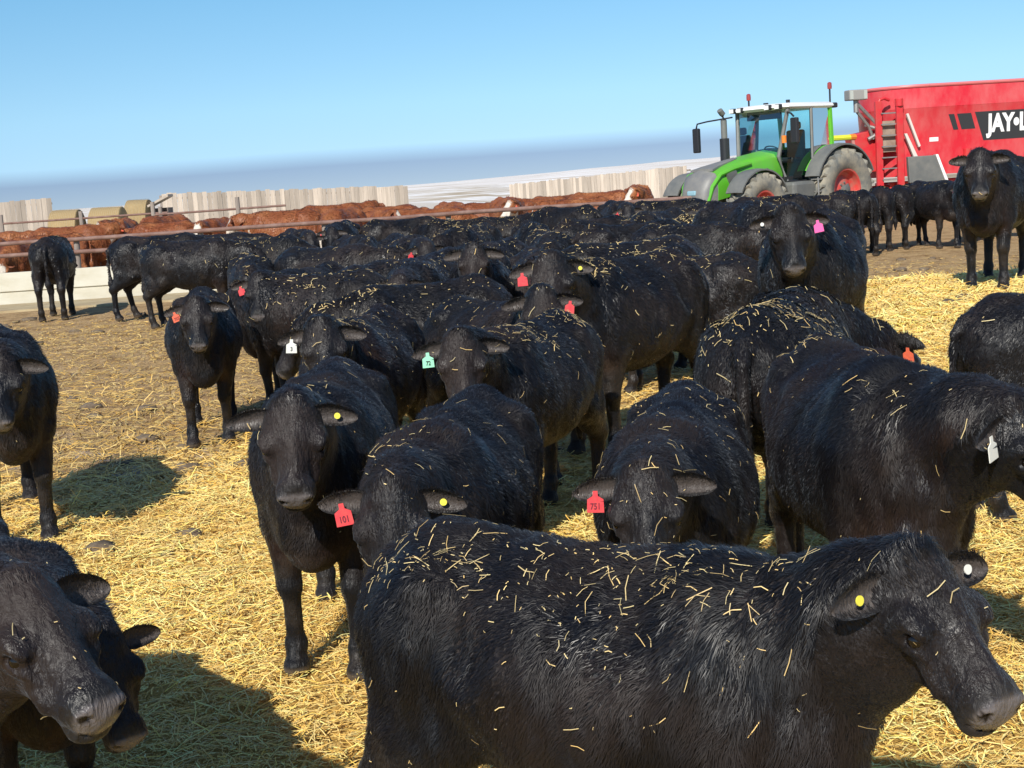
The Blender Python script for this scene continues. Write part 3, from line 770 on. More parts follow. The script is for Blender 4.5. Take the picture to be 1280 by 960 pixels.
# windbreaks: vertical boards
M['board'] = mat('grey_board', (.48, .40, .32), .85, var=(7, (.34, .28, .22), .9, (1, 1, .08)), bump=.2)
_t = M['board'].node_tree; _g = _t.nodes.new('ShaderNodeNewGeometry'); _hs = _t.nodes.new('ShaderNodeHueSaturation'); _mr = _t.nodes.new('ShaderNodeMapRange')
_b = _t.nodes['Principled BSDF']; _src = _b.inputs['Base Color'].links[0].from_socket
_mr.inputs[3].default_value = .78; _mr.inputs[4].default_value = 1.35; _t.links.new(_g.outputs['Random Per Island'], _mr.inputs[0]); _t.links.new(_mr.outputs[0], _hs.inputs['Value'])
_t.links.new(_src, _hs.inputs['Color']); _t.links.new(_hs.outputs[0], _b.inputs['Base Color'])
M['board2'] = mat('pale_board', (.68, .63, .57), .85, var=(7, (.46, .40, .35), .9, (1, 1, .08)), bump=.2)
def windbreak(pA, pB, zA, zB, low, lab):
    """boards from A to B; pA=(px,D), z tops"""
    A = at(pA[0], 224, pA[1]); B = at(pB[0], 224, pB[1]); A.z = zA; B.z = zB
    root = empty('windbreak_fence', (A.x, A.y, 0)); tag(root, lab, 'fence')
    A0 = Vector((A.x, A.y, 0)); dv = Vector((B.x - A.x, B.y - A.y, 0)); Ln = dv.length; dv.normalize(); nv_ = Vector((dv.y, -dv.x, 0))
    w = .24; nbd = int(Ln / w)
    mb = MB()
    for i in range(nbd):
        t_ = i / nbd; zt = zA + (zB - zA) * t_ + random.uniform(-.05, .03); zb = zt - 2.45
        c_ = dv * (i * w + w / 2) + nv_ * random.uniform(-.012, .012)
        mb.box((c_.x, c_.y, (zt + zb) / 2), (w * random.uniform(.90, .995), .03, zt - zb), Matrix.Rotation(math.atan2(dv.y, dv.x), 3, 'Z'))
    mb.build('boards', M['board'], root)
    for zz in (.25, 1.1, 2.0):
        mb = MB(); mb.tube([Vector((0, 0, zA - zz)) - nv_ * .08, dv * Ln + Vector((0, 0, zB - zz)) - nv_ * .08], .06, 6); mb.build('rail', M['post'], root)
    for i in range(int(Ln / 3) + 1):
        c_ = dv * min(Ln, i * 3.0) - nv_ * .16; mb = MB(); mb.tube([(c_.x, c_.y, -2), (c_.x, c_.y, (zA + (zB - zA) * i * 3 / Ln) - .1)], .09, 8); mb.build('post', M['post'], root, smooth=True)
    return root
windbreak((-60, 66), (62, 68), 2.25, 2.28, 0, 'pale grey vertical board windbreak fence at the far left edge')
windbreak((200, 68), (509, 73), 2.16, 1.76, 0, 'long weathered board windbreak fence behind the red cattle, left of centre')
windbreak((636, 86), (862, 76), 1.42, 1.84, 0, 'pale board windbreak fence behind the red cattle, just left of the tractor')
# lean-to shed beside the long windbreak
sp = at(190, 262, 60)
sh = empty('lean_to_shed', (sp.x, sp.y, 0), R(8)); tag(sh, 'small grey lean to shed at the left end of the long windbreak', 'shed')
mb = MB(); mb.prism([(-.35, 1.55), (.75, 2.06), (.75, 1.96), (-.35, 1.46)], -.5, 2.0); mb.build('roof', M['board'], sh)
mb = MB(); mb.box((.25, 1.9, .75), (.9, .05, 1.5)); mb.box((.68, .7, .75), (.05, 2.3, 1.5)); mb.build('wall', mat('shed_dark', (.16, .13, .11), .9, var=(4, (.08, .06, .05), .8)), sh)
# round bales
M['hay'] = mat('hay', (.36, .26, .13), .95, var=(14, (.30, .20, .08), .9, (1, 1, 5)), bump=.8)
def bale(px, D, w, ztop, lab, zb=0):
    c_ = at(px, 262, D); r0 = (ztop - zb) / 2
    root = empty('round_bale', (c_.x, D, zb)); tag(root, lab, 'hay bale', 'round bales behind the far pen')
    mb = MB(); rings = []
    for k, (t_, q) in enumerate([(-.5, .90), (-.47, .98), (-.2, 1.0), (.2, .99), (.47, .98), (.5, .90)]):
        rings.append([(t_ * w, q * r0 * math.cos(a) * (1 + .02 * math.sin(a * 7 + px)), r0 + q * r0 * math.sin(a) * (1 + .015 * math.sin(a * 5 + k))) for a in np.linspace(0, 2 * math.pi, 28, endpoint=False)])
    mb.loft(rings); mb.build('hay_roll', M['hay'], root, smooth=True, angle=50)
    mb = MB()
    for q in np.linspace(-.44, .44, 15): mb.tube([(q * w, (r0 + .01) * math.cos(a), r0 + (r0 + .01) * math.sin(a)) for a in np.linspace(0, 2 * math.pi, 29)], .003, 4, False)
    mb.build('net_wrap', mat('twine', (.45, .42, .3), .7), root)
bale(82, 58, 1.15, 1.70, 'round hay bale standing alone, leftmost of the three beside the board windbreak')
bale(134, 58, 1.30, 1.70, 'middle one of the three round hay bales beyond the red cattle')
bale(174, 60, .95, 1.92, 'tallest round hay bale, rightmost of three, next to the shed')

# ------------------------------------------------------------------ tractor
M['green'] = mat('green_paint', (.10, .42, .025), .32, spec=.5, var=(2.5, (.13, .28, .06), .5))
M['dgrey'] = mat('dark_grey_plastic', (.115, .12, .115), .55, var=(3, (.19, .185, .165), .7))
M['mgrey'] = mat('grille', (.15, .15, .15), .5, var=(3, (.24, .23, .20), .7))
M['black'] = mat('black_plastic', (.02, .02, .022), .4)
M['white'] = mat('white_paint', (.80, .80, .78), .35)
M['tyre'] = mat('dusty_tyre', (.135, .14, .13), .9, var=(3, (.34, .30, .22), .9), bump=.3)
M['rim'] = mat('red_rim', (.58, .04, .035), .5, var=(4, (.33, .15, .11), .9))
M['metal'] = mat('dull_metal', (.34, .33, .31), .45, metal=.6, var=(5, (.22, .2, .18), .6))
M['amber'] = mat('amber_lens', (.75, .22, .03), .2)
M['redlens'] = mat('beacon_lens', (.30, .05, .045), .2)
M['lens'] = mat('lamp_lens', (.78, .80, .76), .12)
def glass(name, tint, refl=.16):
    m = bpy.data.materials.new(name); m.use_nodes = True; t = m.node_tree; t.nodes.clear()
    o_ = t.nodes.new('ShaderNodeOutputMaterial'); a = t.nodes.new('ShaderNodeBsdfTransparent'); a.inputs[0].default_value = (*tint, 1)
    g = t.nodes.new('ShaderNodeBsdfGlossy'); g.inputs['Roughness'].default_value = .04; mx_ = t.nodes.new('ShaderNodeMixShader')
    fr = t.nodes.new('ShaderNodeFresnel'); fr.inputs[0].default_value = 1.45; ad = t.nodes.new('ShaderNodeMath'); ad.operation = 'ADD'; ad.inputs[1].default_value = refl
    t.links.new(fr.outputs[0], ad.inputs[0]); t.links.new(ad.outputs[0], mx_.inputs[0]); t.links.new(a.outputs[0], mx_.inputs[1]); t.links.new(g.outputs[0], mx_.inputs[2]); t.links.new(mx_.outputs[0], o_.inputs[0])
    return m
M['glass'] = glass('cab_glass', (.66, .92, .92), .02)

def wheel(root, c, r, w, side, lugs, rimr):
    y = c[1]; e_ = empty('wheel'); bpy.data.objects.remove(e_)
    mb = MB(); h = w / 2; rb = r - .06
    prof = [(rimr, -h * .75), (rimr + .05, -h * .92), ((rimr + rb) / 2, -h * 1.02), (rb - .06, -h * .98), (rb, -h * .82), (rb + .01, 0), (rb, h * .82), (rb - .06, h * .98), ((rimr + rb) / 2, h * 1.02), (rimr + .05, h * .92), (rimr, h * .75)]
    mb.lathe(prof, c, seg=56)
    ty = mb.build('wheel', M['tyre'], root, smooth=True, angle=50)
    mb = MB()
    for k in range(lugs):
        for sgn in (-1, 1):
            a0 = 2 * math.pi * (k + (.5 if sgn > 0 else 0)) / lugs
            rings = []
            for t_ in (0.02, .35, .7, .97, 1.0):
                a = a0 + t_ * .30; yy = sgn * h * t_ * .98
                rt = r if t_ < .99 else r - .09; wd = .032
                ring = []
                for da, rr_ in ((-wd, rb - .05 if t_ < .99 else rb - .12), (-wd * .75, rt), (wd * .75, rt), (wd, rb - .05 if t_ < .99 else rb - .12)):
                    aa = a + da / r * 1.1; ring.append((c[0] + rr_ * math.cos(aa), c[1] + yy, c[2] + rr_ * math.sin(aa)))
                rings.append(ring)
            mb.loft(rings)
    mb.build('tread', M['tyre'], ty)
    s_ = side; mb = MB()
    mb.lathe([(rimr + .012, s_ * h * .78), (rimr + .03, s_ * h * .86), (rimr - .01, s_ * h * .84), (rimr - .05, s_ * h * .45), (rimr * .72, s_ * h * .30), (rimr * .45, s_ * h * .50), (rimr * .30, s_ * h * .55), (.001, s_ * h * .55), (.001, s_ * h * .1), (rimr - .05, s_ * h * .1)], c, seg=40)
    mb.build('rim', M['rim'], ty, smooth=True, angle=30)
    mb = MB(); mb.lathe([(rimr * .26, s_ * h * .55), (rimr * .26, s_ * h * .8), (rimr * .2, s_ * h * .86), (.001, s_ * h * .86), (.001, s_ * h * .5)], c, seg=20)
    for k in range(8):
        a = k * math.pi / 4; mb.tube([(c[0] + rimr * .36 * math.cos(a), y + s_ * h * .52, c[2] + rimr * .36 * math.sin(a)), (c[0] + rimr * .36 * math.cos(a), y + s_ * h * .62, c[2] + rimr * .36 * math.sin(a))], .025, 6)
    mb.build('hub', M['dgrey'], ty, smooth=True)

def arc_fender(mb, c, r, w, a0, a1, yc, th=.035, seg=16):
    rings = []
    for k in range(seg + 1):
        a = a0 + (a1 - a0) * k / seg
        rings.append([(c[0] + q * math.cos(a), yy, c[2] + q * math.sin(a)) for q, yy in ((r, yc - w / 2), (r + th, yc - w / 2), (r + th + .02, yc), (r + th, yc + w / 2), (r, yc + w / 2), (r + .02, yc))])
    mb.loft(rings)

tp = at(1049, 243, 42.5)
tr = empty('tractor', (7.45, 34.6, 0), R(180 + 40), .97); tr.scale = (1.0, 1.0, .945)
tag(tr, 'green farm tractor with white cab roof and red rims before the red wagon', 'tractor')
for s_ in (1, -1):
    wheel(tr, (0, .98 * s_, 1.03), 1.03, .66, s_, 22, .50)
    wheel(tr, (2.95, .96 * s_, .80), .80, .54, s_, 20, .36)
# chassis
mb = MB(); mb.box((1.6, 0, .95), (3.6, .55, .55)); mb.box((0, 0, 1.0), (1.0, 1.2, .6)); mb.box((2.95, 0, .8), (.35, 1.5, .25)); mb.build('chassis', M['dgrey'], tr, bevel=.03)
mb = MB(); mb.box((1.15, .83, .95), (1.2, .48, .75)); mb.build('fuel_tank', M['dgrey'], tr, bevel=.08)
mb = MB(); mb.box((1.0, -.83, .95), (1.1, .48, .6)); mb.build('fuel_tank', M['dgrey'], tr, bevel=.08)
mb = MB(); 
for k, zz in enumerate((.45, .75, 1.05, 1.35)): mb.box((.82, 1.12 + .0 * k, zz), (.42, .26, .035))
mb.tube([(.6, 1.22, .40), (.6, 1.2, 1.4)], .02); mb.tube([(1.04, 1.22, .40), (1.04, 1.2, 1.4)], .02)
mb.build('steps', M['metal'], tr)
# hood (engine cover)
def hood_ring(x_, w, zt, zb, sh=.14, crown=.05):
    pts = []
    for s_ in (1, -1):
        seq = [(w * .5, zb), (w * .52, (zb + zt) / 2 - .05), (w * .5, zt - sh), (w * .44, zt - sh * .35), (w * .30, zt - .01), (0, zt + crown)]
        if s_ == 1: pts += [(x_, y_, z_) for y_, z_ in seq]
        else: pts += [(x_, -y_, z_) for y_, z_ in seq[:-1][::-1]]
    return pts
mb = MB()
mb.loft([hood_ring(1.5, 1.04, 2.10, 1.22), hood_ring(1.75, 1.04, 2.07, 1.22), hood_ring(2.4, 1.0, 1.98, 1.20), hood_ring(3.2, .96, 1.84, 1.10), hood_ring(3.70, .92, 1.72, 1.02)])
mb.build('hood', M['green'], tr, smooth=True, angle=60)
mb = MB()
mb.loft([hood_ring(3.70, .90, 1.71, .98), hood_ring(3.84, .86, 1.66, .92, .2), hood_ring(3.95, .78, 1.52, .88, .22), hood_ring(4.05, .64, 1.34, .90, .2), hood_ring(4.08, .5, 1.2, .95, .1)])
mb.build('grille', M['mgrey'], tr, smooth=True, angle=60)
mb = MB()   # dark centre of the bonnet
mb.loft([[(x_, y_, z_ + .012) for y_, z_ in ((-.24 * k_, zt + .03), (-.24 * k_, zt - .02), (.24 * k_, zt - .02), (.24 * k_, zt + .03), (0, zt + .055))] for x_, zt, k_ in ((2.6, 1.945, .5), (3.0, 1.875, .8), (3.4, 1.795, 1.1), (3.71, 1.72, 1.4))])
mb.build('bonnet_panel', M['mgrey'], tr, smooth=True)
for s_ in (1, -1):
    mb = MB()   # side vents
    y0, y1 = sorted((s_ * .50, s_ * .545))
    mb.prism([(2.05, 1.28), (2.35, 1.62), (2.05, 1.70), (1.62, 1.50)], y0, y1); mb.build('side_vent', M['dgrey'], tr)
    mb = MB(); y0, y1 = sorted((s_ * .46, s_ * .535)); mb.prism([(3.25, 1.16), (3.45, 1.62), (3.15, 1.72), (2.85, 1.16)], y0, y1); mb.build('side_vent', M['dgrey'], tr)
    mb = MB()   # green blade sweeping down to the nose
    mb.tube([(2.6, s_ * .50, 1.84), (3.2, s_ * .50, 1.74), (3.62, s_ * .47, 1.62), (3.85, s_ * .43, 1.35), (3.95, s_ * .38, 1.0)], [.05, .055, .055, .05, .045], 8); mb.build('nose_trim', M['green'], tr, smooth=True)
    mb = MB(); mb.box((3.95, s_ * .27, 1.02), (.10, .14, .10)); mb.build('headlight', M['lens'], tr, bevel=.02)
    mb = MB(); arc_fender(mb, (2.95, 0, .80), .86, .46, R(25), R(160), s_ * .96); mb.box((2.95 - .62, s_ * .84, 1.22), (.42, .26, .34)); mb.build('front_fender', M['dgrey'], tr, smooth=True, angle=45)
    mb = MB(); arc_fender(mb, (0, 0, 1.03), 1.10, .30, R(28), R(150), s_ * .72, .04); mb.build('rear_fender', M['green'], tr, smooth=True, angle=45)
    mb = MB(); arc_fender(mb, (0, 0, 1.03), 1.12, .40, R(20), R(158), s_ * 1.06, .04); mb.build('fender_flare', M['dgrey'], tr, smooth=True, angle=45)
    mb = MB(); mb.prism([(.95, 1.35), (.62, 1.95), (.35, 2.16), (-.2, 2.2), (-.5, 2.0), (-.5, 1.3), (.9, 1.3)], *sorted((s_ * .60, s_ * .70))); mb.build('fender_wall', M['green'], tr)
mb = MB(); mb.box((4.02, 0, 1.22), (.16, .26, .12)); mb.build('nose_badge', mat('badge', (.25, .42, .48), .3), tr, bevel=.03)
mb = MB(); mb.box((4.22, 0, .75), (.45, .85, .44)); mb.box((4.3, 0, .52), (.3, 1.0, .2)); mb.build('front_weight', mat('weight_grey', (.20, .21, .20), .7, var=(6, (.4, .38, .34), .7)), tr, bevel=.06)
# cab
zb, zt = 1.45, 3.12
fl, fr = (1.25, .62), (1.08, .80)           # bottom / top front x,y
P_ = {}
for s_ in (1, -1):
    P_[('a0', s_)] = (1.22, s_ * .60, 1.95); P_[('a1', s_)] = (1.02, s_ * .76, zt)
    P_[('b0', s_)] = (.30, s_ * .86, 1.35); P_[('b1', s_)] = (.22, s_ * .80, zt)
    P_[('c0', s_)] = (-.62, s_ * .74, 2.1); P_[('c1', s_)] = (-.55, s_ * .76, zt)
    P_[('f0', s_)] = (1.10, s_ * .72, 1.35)
for s_ in (1, -1):
    mb = MB(); mb.tube([P_[('f0', s_)], P_[('a0', s_)], P_[('a1', s_)]], .05, 6); mb.tube([P_[('b0', s_)], P_[('b1', s_)]], .04, 6)
    mb.build('cab_pillar', M['dgrey'], tr)
    mb = MB(); mb.tube([P_[('c0', s_)], P_[('c1', s_)]], .06, 6); mb.build('cab_pillar', M['green'], tr)
    mb = MB()
    for q in (('f0', 'a1', 'b1', 'b0'), ('b0', 'b1', 'c1', 'c0')):
        v = [mb.bm.verts.new(P_[(k_, s_)]) for k_ in q]; mb.bm.faces.new(v)
    mb.build('side_window', M['glass'], tr)
    mb = MB(); mb.tube([P_[('f0', s_)], (.7, s_ * .80, 1.32), P_[('b0', s_)]], .03, 6); mb.tube([(.95, s_ * .86, 1.9), (.80, s_ * .88, 1.9)], .018, 6); mb.build('door_frame', M['black'], tr)
mb = MB(); v = [mb.bm.verts.new(p) for p in (P_[('a0', 1)], P_[('a1', 1)], P_[('a1', -1)], P_[('a0', -1)])]; mb.bm.faces.new(v); mb.build('windscreen', M['glass'], tr)
mb = MB(); v = [mb.bm.verts.new(p) for p in (P_[('c0', 1)], P_[('c1', 1)], P_[('c1', -1)], P_[('c0', -1)])]; mb.bm.faces.new(v); mb.build('rear_window', M['glass'], tr)
mb = MB(); mb.box((.35, 0, 1.38), (1.6, 1.5, .16)); mb.box((-.45, 0, 1.75), (.35, 1.35, .75)); mb.build('cab_floor', M['black'], tr)
mb = MB(); mb.box((.02, 0, 1.86), (.50, .52, .14)); mb.box((-.2, 0, 2.25), (.14, .5, .72)); mb.box((-.22, 0, 2.72), (.1, .28, .2)); mb.box((.1, -.36, 2.05), (.5, .12, .1)); mb.build('seat', M['black'], tr, bevel=.05)
mb = MB(); mb.tube([(1.0, 0, 1.5), (.75, 0, 2.12)], .05); mb.tube([(.72 + .16 * math.cos(a) * .6, .2 * math.sin(a), 2.14 + .16 * math.cos(a) * .6) for a in np.linspace(0, 2 * math.pi, 17)], .018, 6, False); mb.box((1.05, 0, 1.9), (.25, .6, .35)); mb.build('steering_wheel', M['black'], tr)
mb = MB(); mb.box((.95, 0, 3.0), (.06, 1.0, .22)); mb.build('sun_visor', M['black'], tr)
# roof
mb = MB()
def rr2(x0_, x1_, w, z_): return [(x0_, -w * .8, z_), (x0_ + .12, -w, z_), (x1_ - .2, -w, z_), (x1_, -w * .7, z_), (x1_ + .06, 0, z_), (x1_, w * .7, z_), (x1_ - .2, w, z_), (x0_ + .12, w, z_), (x0_, w * .8, z_)]
mb.loft([rr2(-.66, 1.18, .80, 3.10), rr2(-.72, 1.28, .85, 3.15), rr2(-.70, 1.25, .84, 3.21), rr2(-.62, 1.14, .77, 3.25), rr2(-.4, .9, .55, 3.26)])
mb.build('cab_roof', M['white'], tr, smooth=True, angle=35)
for s_ in (1, -1):
    for x_, y_ in ((1.26, .68), (-.74, .74), (1.31, .42)):
        mb = MB(); mb.box((x_, s_ * y_, 3.16), (.13, .16, .13)); ob = mb.build('work_light', M['black'], tr, bevel=.03)
        mb = MB(); mb.box((x_ + (.07 if x_ > 0 else -.07), s_ * y_, 3.16), (.02, .12, .10)); mb.build('lens', M['lens'], ob)
# beacons on stalks
for x_, y_, h_ in ((.95, -.45, .06), (-.55, .78, .22)):
    mb = MB(); mb.tube([(x_, y_, 3.2), (x_, y_, 3.36 + h_)], .022, 8); ob = mb.build('beacon', M['black'], tr)
    mb = MB(); mb.tube([(x_, y_, 3.34 + h_), (x_, y_, 3.40 + h_), (x_, y_, 3.49 + h_), (x_, y_, 3.51 + h_)], [.05, .055, .05, .02], 12); mb.build('lamp', M['redlens'], ob, smooth=True)
mb = MB(); mb.tube([(.3, .2, 3.2), (.3, .2, 3.36)], .05, 8); mb.tube([(.75, -.1, 3.2), (.75, -.1, 3.31)], .06, 8); mb.build('antenna', M['black'], tr, smooth=True)
# exhaust stack on the far side
mb = MB(); mb.tube([(1.45, -.72, 1.75), (1.45, -.72, 2.5)], .115, 14); mb.build('exhaust_shield', M['black'], tr, smooth=True, angle=50)
mb = MB(); mb.tube([(1.45, -.72, 2.3), (1.45, -.72, 2.95), (1.48, -.72, 3.1), (1.58, -.72, 3.2)], [.075, .075, .075, .07], 12); mb.build('exhaust_pipe', M['dgrey'], tr, smooth=True, angle=50)
for s_ in (1, -1):
    mb = MB()
    if s_ < 0: mb.tube([(1.15, -.8, 3.02), (1.45, -1.35, 2.96), (1.5, -1.62, 2.92), (1.5, -1.66, 2.8)], .02, 8)
    else: mb.tube([(1.1, .8, 3.02), (1.22, 1.0, 2.98), (1.25, 1.10, 2.9)], .022, 8)
    ar = mb.build('mirror_arm', M['black'], tr, smooth=True)
    mb = MB(); c_ = (1.5, -1.66, 2.5) if s_ < 0 else (1.25, 1.12, 2.56); mb.box(c_, (.10, .20, .62)); ob = mb.build('mirror', M['black'], tr, bevel=.03)
mb = MB(); mb.tube([(1.25, .80, 2.28), (1.25, .80, 2.46)], .06, 10); mb.build('turn_signal', M['amber'], tr, smooth=True)
mb = MB(); mb.tube([(-.50, .86, 2.33), (-.95, 1.02, 2.33)], .07, 8); mb.build('rear_light', mat('hi_vis', (.70, .68, .05), .3), tr, smooth=True)
mb = MB(); mb.tube([(-.95, 1.02, 2.33), (-1.10, 1.06, 2.33)], .08, 8); mb.build('rear_light', M['amber'], tr, smooth=True)
mb = MB(); mb.tube([(-.5, 0, .7), (-1.9, 0, .65)], .07, 8); mb.box((-.7, 0, .9), (.3, .9, .8)); mb.build('hitch', M['dgrey'], tr)

CABN = ('cab_pillar', 'side_window', 'door_frame', 'windscreen', 'rear_window', 'cab_floor', 'seat', 'steering_wheel', 'sun_visor', 'cab_roof', 'work_light', 'beacon', 'antenna', 'mirror_arm', 'mirror', 'turn_signal', 'exhaust_shield', 'exhaust_pipe')
for o in tr.children:
    if o.name.split('.')[0] in CABN: o.location.x += .48
    if o.name.split('.')[0].startswith('exhaust'): o.location.x += .12
    if o.name.split('.')[0] == 'rear_light': o.location.x += .34; o.location.y -= .1

# ------------------------------------------------------------------ mixer wagon
M['red'] = mat('red_paint', (.58, .016, .032), .34, var=(1.6, (.60, .12, .12), .8, (1, 1, .5)))
M['red2'] = mat('red_frame_paint', (.58, .02, .03), .42, var=(4, (.45, .08, .06), .6))
wp = at(1079, 200, 36.6)
wg = empty('mixer_wagon', (wp.x, wp.y, .18), R(180 + 10), .85); tag(wg, 'big red feed mixer wagon with black and white lettering behind the tractor', 'feed wagon')
WL, WRt, WRb = 4.8, 1.45, 1.34          # straight length, top/bottom radius; local -x runs back
def stad(rad, z_, seg=22):
    p = []
    for k in range(seg + 1):
        a = math.pi / 2 - math.pi * k / seg; p.append((-1.45 + rad * math.cos(a), rad * math.sin(a), z_))
    for k in range(seg + 1):
        a = -math.pi / 2 - math.pi * k / seg; p.append((-1.45 - WL + rad * math.cos(a), rad * math.sin(a), z_))
    return p
def wr(z_):                                # wall radius by height
    return WRb + (WRt - WRb) * min(1, (z_ - 1.15) / 1.95) if z_ < 3.1 else WRt + .0 * (z_ - 3.1)
mb = MB(); mb.loft([stad(WRb, 1.15), stad(wr(2.0), 2.0), stad(WRt, 3.1), stad(WRt + .012, 3.12), stad(WRt + .012, 3.74), stad(WRt - .04, 3.74), stad(WRt - .05, 3.1), stad(WRb - .06, 1.22)], cap=False)
mb.build('tub', M['red'], wg, smooth=True, angle=30)
mb = MB(); mb.loft([stad(WRb - .02, 1.16), stad(WRb - .02, 1.2)]); mb.build('tub_floor', M['red2'], wg)
mb = MB(); pr = stad(WRt + .01, 3.75); mb.tube(pr + [pr[0]], .05, 8, False); mb.build('rim_roll', mat('rim_pink', (.62, .16, .16), .4), wg, smooth=True)
mb = MB(); mb.box((-3.9, .45, .85), (6.6, .16, .26)); mb.box((-3.9, -.45, .85), (6.6, .16, .26)); mb.box((-.9, 0, .85), (.3, 1.2, .2)); mb.box((-4.2, 0, .7), (.3, 1.9, .2)); mb.build('frame', M['red2'], wg, bevel=.015)
mb = MB(); mb.tube([(-.8, .4, .85), (1.3, .05, .68)], .08); mb.tube([(-.8, -.4, .85), (1.3, -.05, .68)], .08); mb.tube([(1.1, 0, .68), (1.9, 0, .66)], .07); mb.build('drawbar', M['red2'], wg)
for s_ in (1, -1): wheel(wg, (-4.2, 1.05 * s_, .48), .48, .36, s_, 16, .27)
# front mast box, ladder, platform
mb = MB(); mb.prism([(.55, 1.35), (.75, 2.45), (.55, 2.5), (-.1, 2.6), (-.1, 1.35)], .35, 1.05); mb.build('gearbox_guard', M['red2'], wg, bevel=.02)
mb = MB(); mb.box((.62, .98, 2.2), (.34, .1, .52)); mb.build('guard_plate', mat('faded_red', (.42, .14, .12), .6, var=(5, (.5, .3, .25), .7)), wg, bevel=.02)
ld = empty('ladder'); bpy.data.objects.remove(ld)
mb = MB(); mb.box((.08, 1.30, 2.15), (.20, .10, 2.45)); mb.tube([(.08, 1.30, 3.3), (.02, 1.30, 3.42), (-.12, 1.28, 3.46), (-.3, 1.25, 3.40)], .05, 8); lo_ = mb.build('ladder_post', M['red2'], wg, bevel=.01)
mb = MB(); mb.box((-.52, 1.42, 2.15), (.20, .10, 2.5)); mb.tube([(-.52, 1.42, 3.2), (-.52, 1.42, 3.42)], .12, 12); mb.build('ladder_post', M['red2'], wg, bevel=.01)
for zz in np.arange(1.1, 3.1, .32):
    mb = MB(); mb.box((-.22, 1.36, zz), (.5, .09, .035)); mb.build('ladder_rung', M['metal'], wg)
mb = MB(); mb.box((-.22, 1.24, 2.35), (.48, .04, .9)); mb.build('ladder_back', mat('mud_panel', (.33, .25, .19), .8, var=(5, (.2, .14, .1), .8)), wg)
mb = MB(); v = [(-.72, 2.95), (-.78, 2.98), (-1.14, 2.02), (-1.08, 1.98)]; mb.prism(v, 1.40, 1.48); mb.prism([(-.64, 2.4), (-.72, 2.4), (-1.04, 1.72), (-.92, 1.7)], 1.40, 1.48); mb.build('prop_bar', mat('pale_bar', (.62, .56, .5), .6), wg)
mb = MB(); mb.prism([(-.70, 1.72), (-1.55, 1.72), (-1.85, .95), (-.74, .95)], 1.40, 1.54); mb.build('door_panel', M['dgrey'], wg, bevel=.02)
mb = MB(); mb.prism([(-1.56, 1.74), (-1.64, 1.74), (-1.95, .95), (-1.86, .95)], 1.42, 1.57); mb.build('door_edge', M['white'], wg)
mb = MB(); mb.tube([(-2.65, 1.36, 1.0), (-2.65, 1.42, 1.85)], .12, 12); mb.build('cylinder_cover', M['red2'], wg, smooth=True)
# chute arms and camera box at the front top
mb = MB(); mb.tube([(.68, 1.2, 3.35), (.10, 1.2, 2.75), (.0, 1.2, 2.45)], .055, 8); mb.tube([(.72, 1.2, 3.15), (.32, 1.15, 2.68), (.18, 1.15, 2.3)], .05, 8); mb.tube([(.72, 1.2, 3.5), (.72, 1.2, 3.1)], .08, 8); mb.tube([(.10, 1.2, 2.6), (.42, 1.1, 2.72)], .05, 8); mb.tube([(.05, 1.15, 2.45), (.35, 1.15, 2.3)], .06, 8)
mb.build('scale_arm', M['metal'], wg, smooth=True)
mb = MB(); mb.box((.72, 1.2, 3.60), (.56, .4, .30)); ob = mb.build('display_box', mat('box_grey', (.27, .26, .24), .5), wg, bevel=.03)
mb = MB(); mb.box((.93, 1.2, 3.60), (.10, .42, .25)); mb.box((.50, 1.2, 3.60), (.10, .42, .25)); mb.build('display_face', mat('pale_face', (.40, .42, .38), .3), ob)
# decals lie on the sloping side wall
slope = math.atan2(WRt - WRb, 1.95)
def onwall(x_, z_, off_): return (x_, wr(z_) + off_ * math.cos(slope), z_ - off_ * math.sin(slope))
def decal(poly, m_, name, off_=.006, par=wg):
    mb = MB(); a = [mb.bm.verts.new(onwall(x_, z_, off_)) for x_, z_ in poly]; b_ = [mb.bm.verts.new(onwall(x_, z_, off_ - .004)) for x_, z_ in poly]; k = len(poly)
    mb.bm.faces.new(a); mb.bm.faces.new(b_[::-1])
    for i in range(k): mb.bm.faces.new((a[i], b_[i], b_[(i + 1) % k], a[(i + 1) % k]))
    return mb.build(name, m_, par)
DC = mat('decal_black', (.03, .032, .035), .35)
dz = -.0
panel = decal([(-2.90, 2.90), (-3.18, 2.06), (-5.75, 2.06), (-5.75, 2.90)], DC, 'name_panel')
decal([(-2.06, 2.88), (-2.22, 2.42), (-2.38, 2.42), (-2.24, 2.88)], DC, 'stripe'); decal([(-2.33, 2.88), (-2.48, 2.42), (-2.92, 2.42), (-2.78, 2.88)], DC, 'stripe')
decal([(-1.46, 2.12), (-1.46, 2.24), (-1.74, 2.24), (-1.74, 2.12)], M['white'], 'warning_sticker')
tx = add_text('JAY\u2022LOR', .98, M['white'], panel, 1.0, .001)
vx = [v.co.x for v in tx.data.vertices]; vy = [v.co.y for v in tx.data.vertices]
sx_, sy_ = 2.15 / (max(vx) - min(vx)), .72 / (max(vy) - min(vy)); mx_, my_ = (max(vx) + min(vx)) / 2, (max(vy) + min(vy)) / 2
for v in tx.data.vertices: v.co.x = (v.co.x - mx_) * sx_; v.co.y = (v.co.y - my_) * sy_
cx = -3.24 - 1.075 - .02; zc_ = 2.475
ux = Vector((-1, 0, 0)); uz = Vector((0, math.sin(slope), math.cos(slope))); un = ux.cross(uz)
p0 = Vector(onwall(cx, zc_, .0105))
tx.matrix_local = Matrix(((ux.x, uz.x, un.x, p0.x), (ux.y, uz.y, un.y, p0.y), (ux.z, uz.z, un.z, p0.z), (0, 0, 0, 1)))

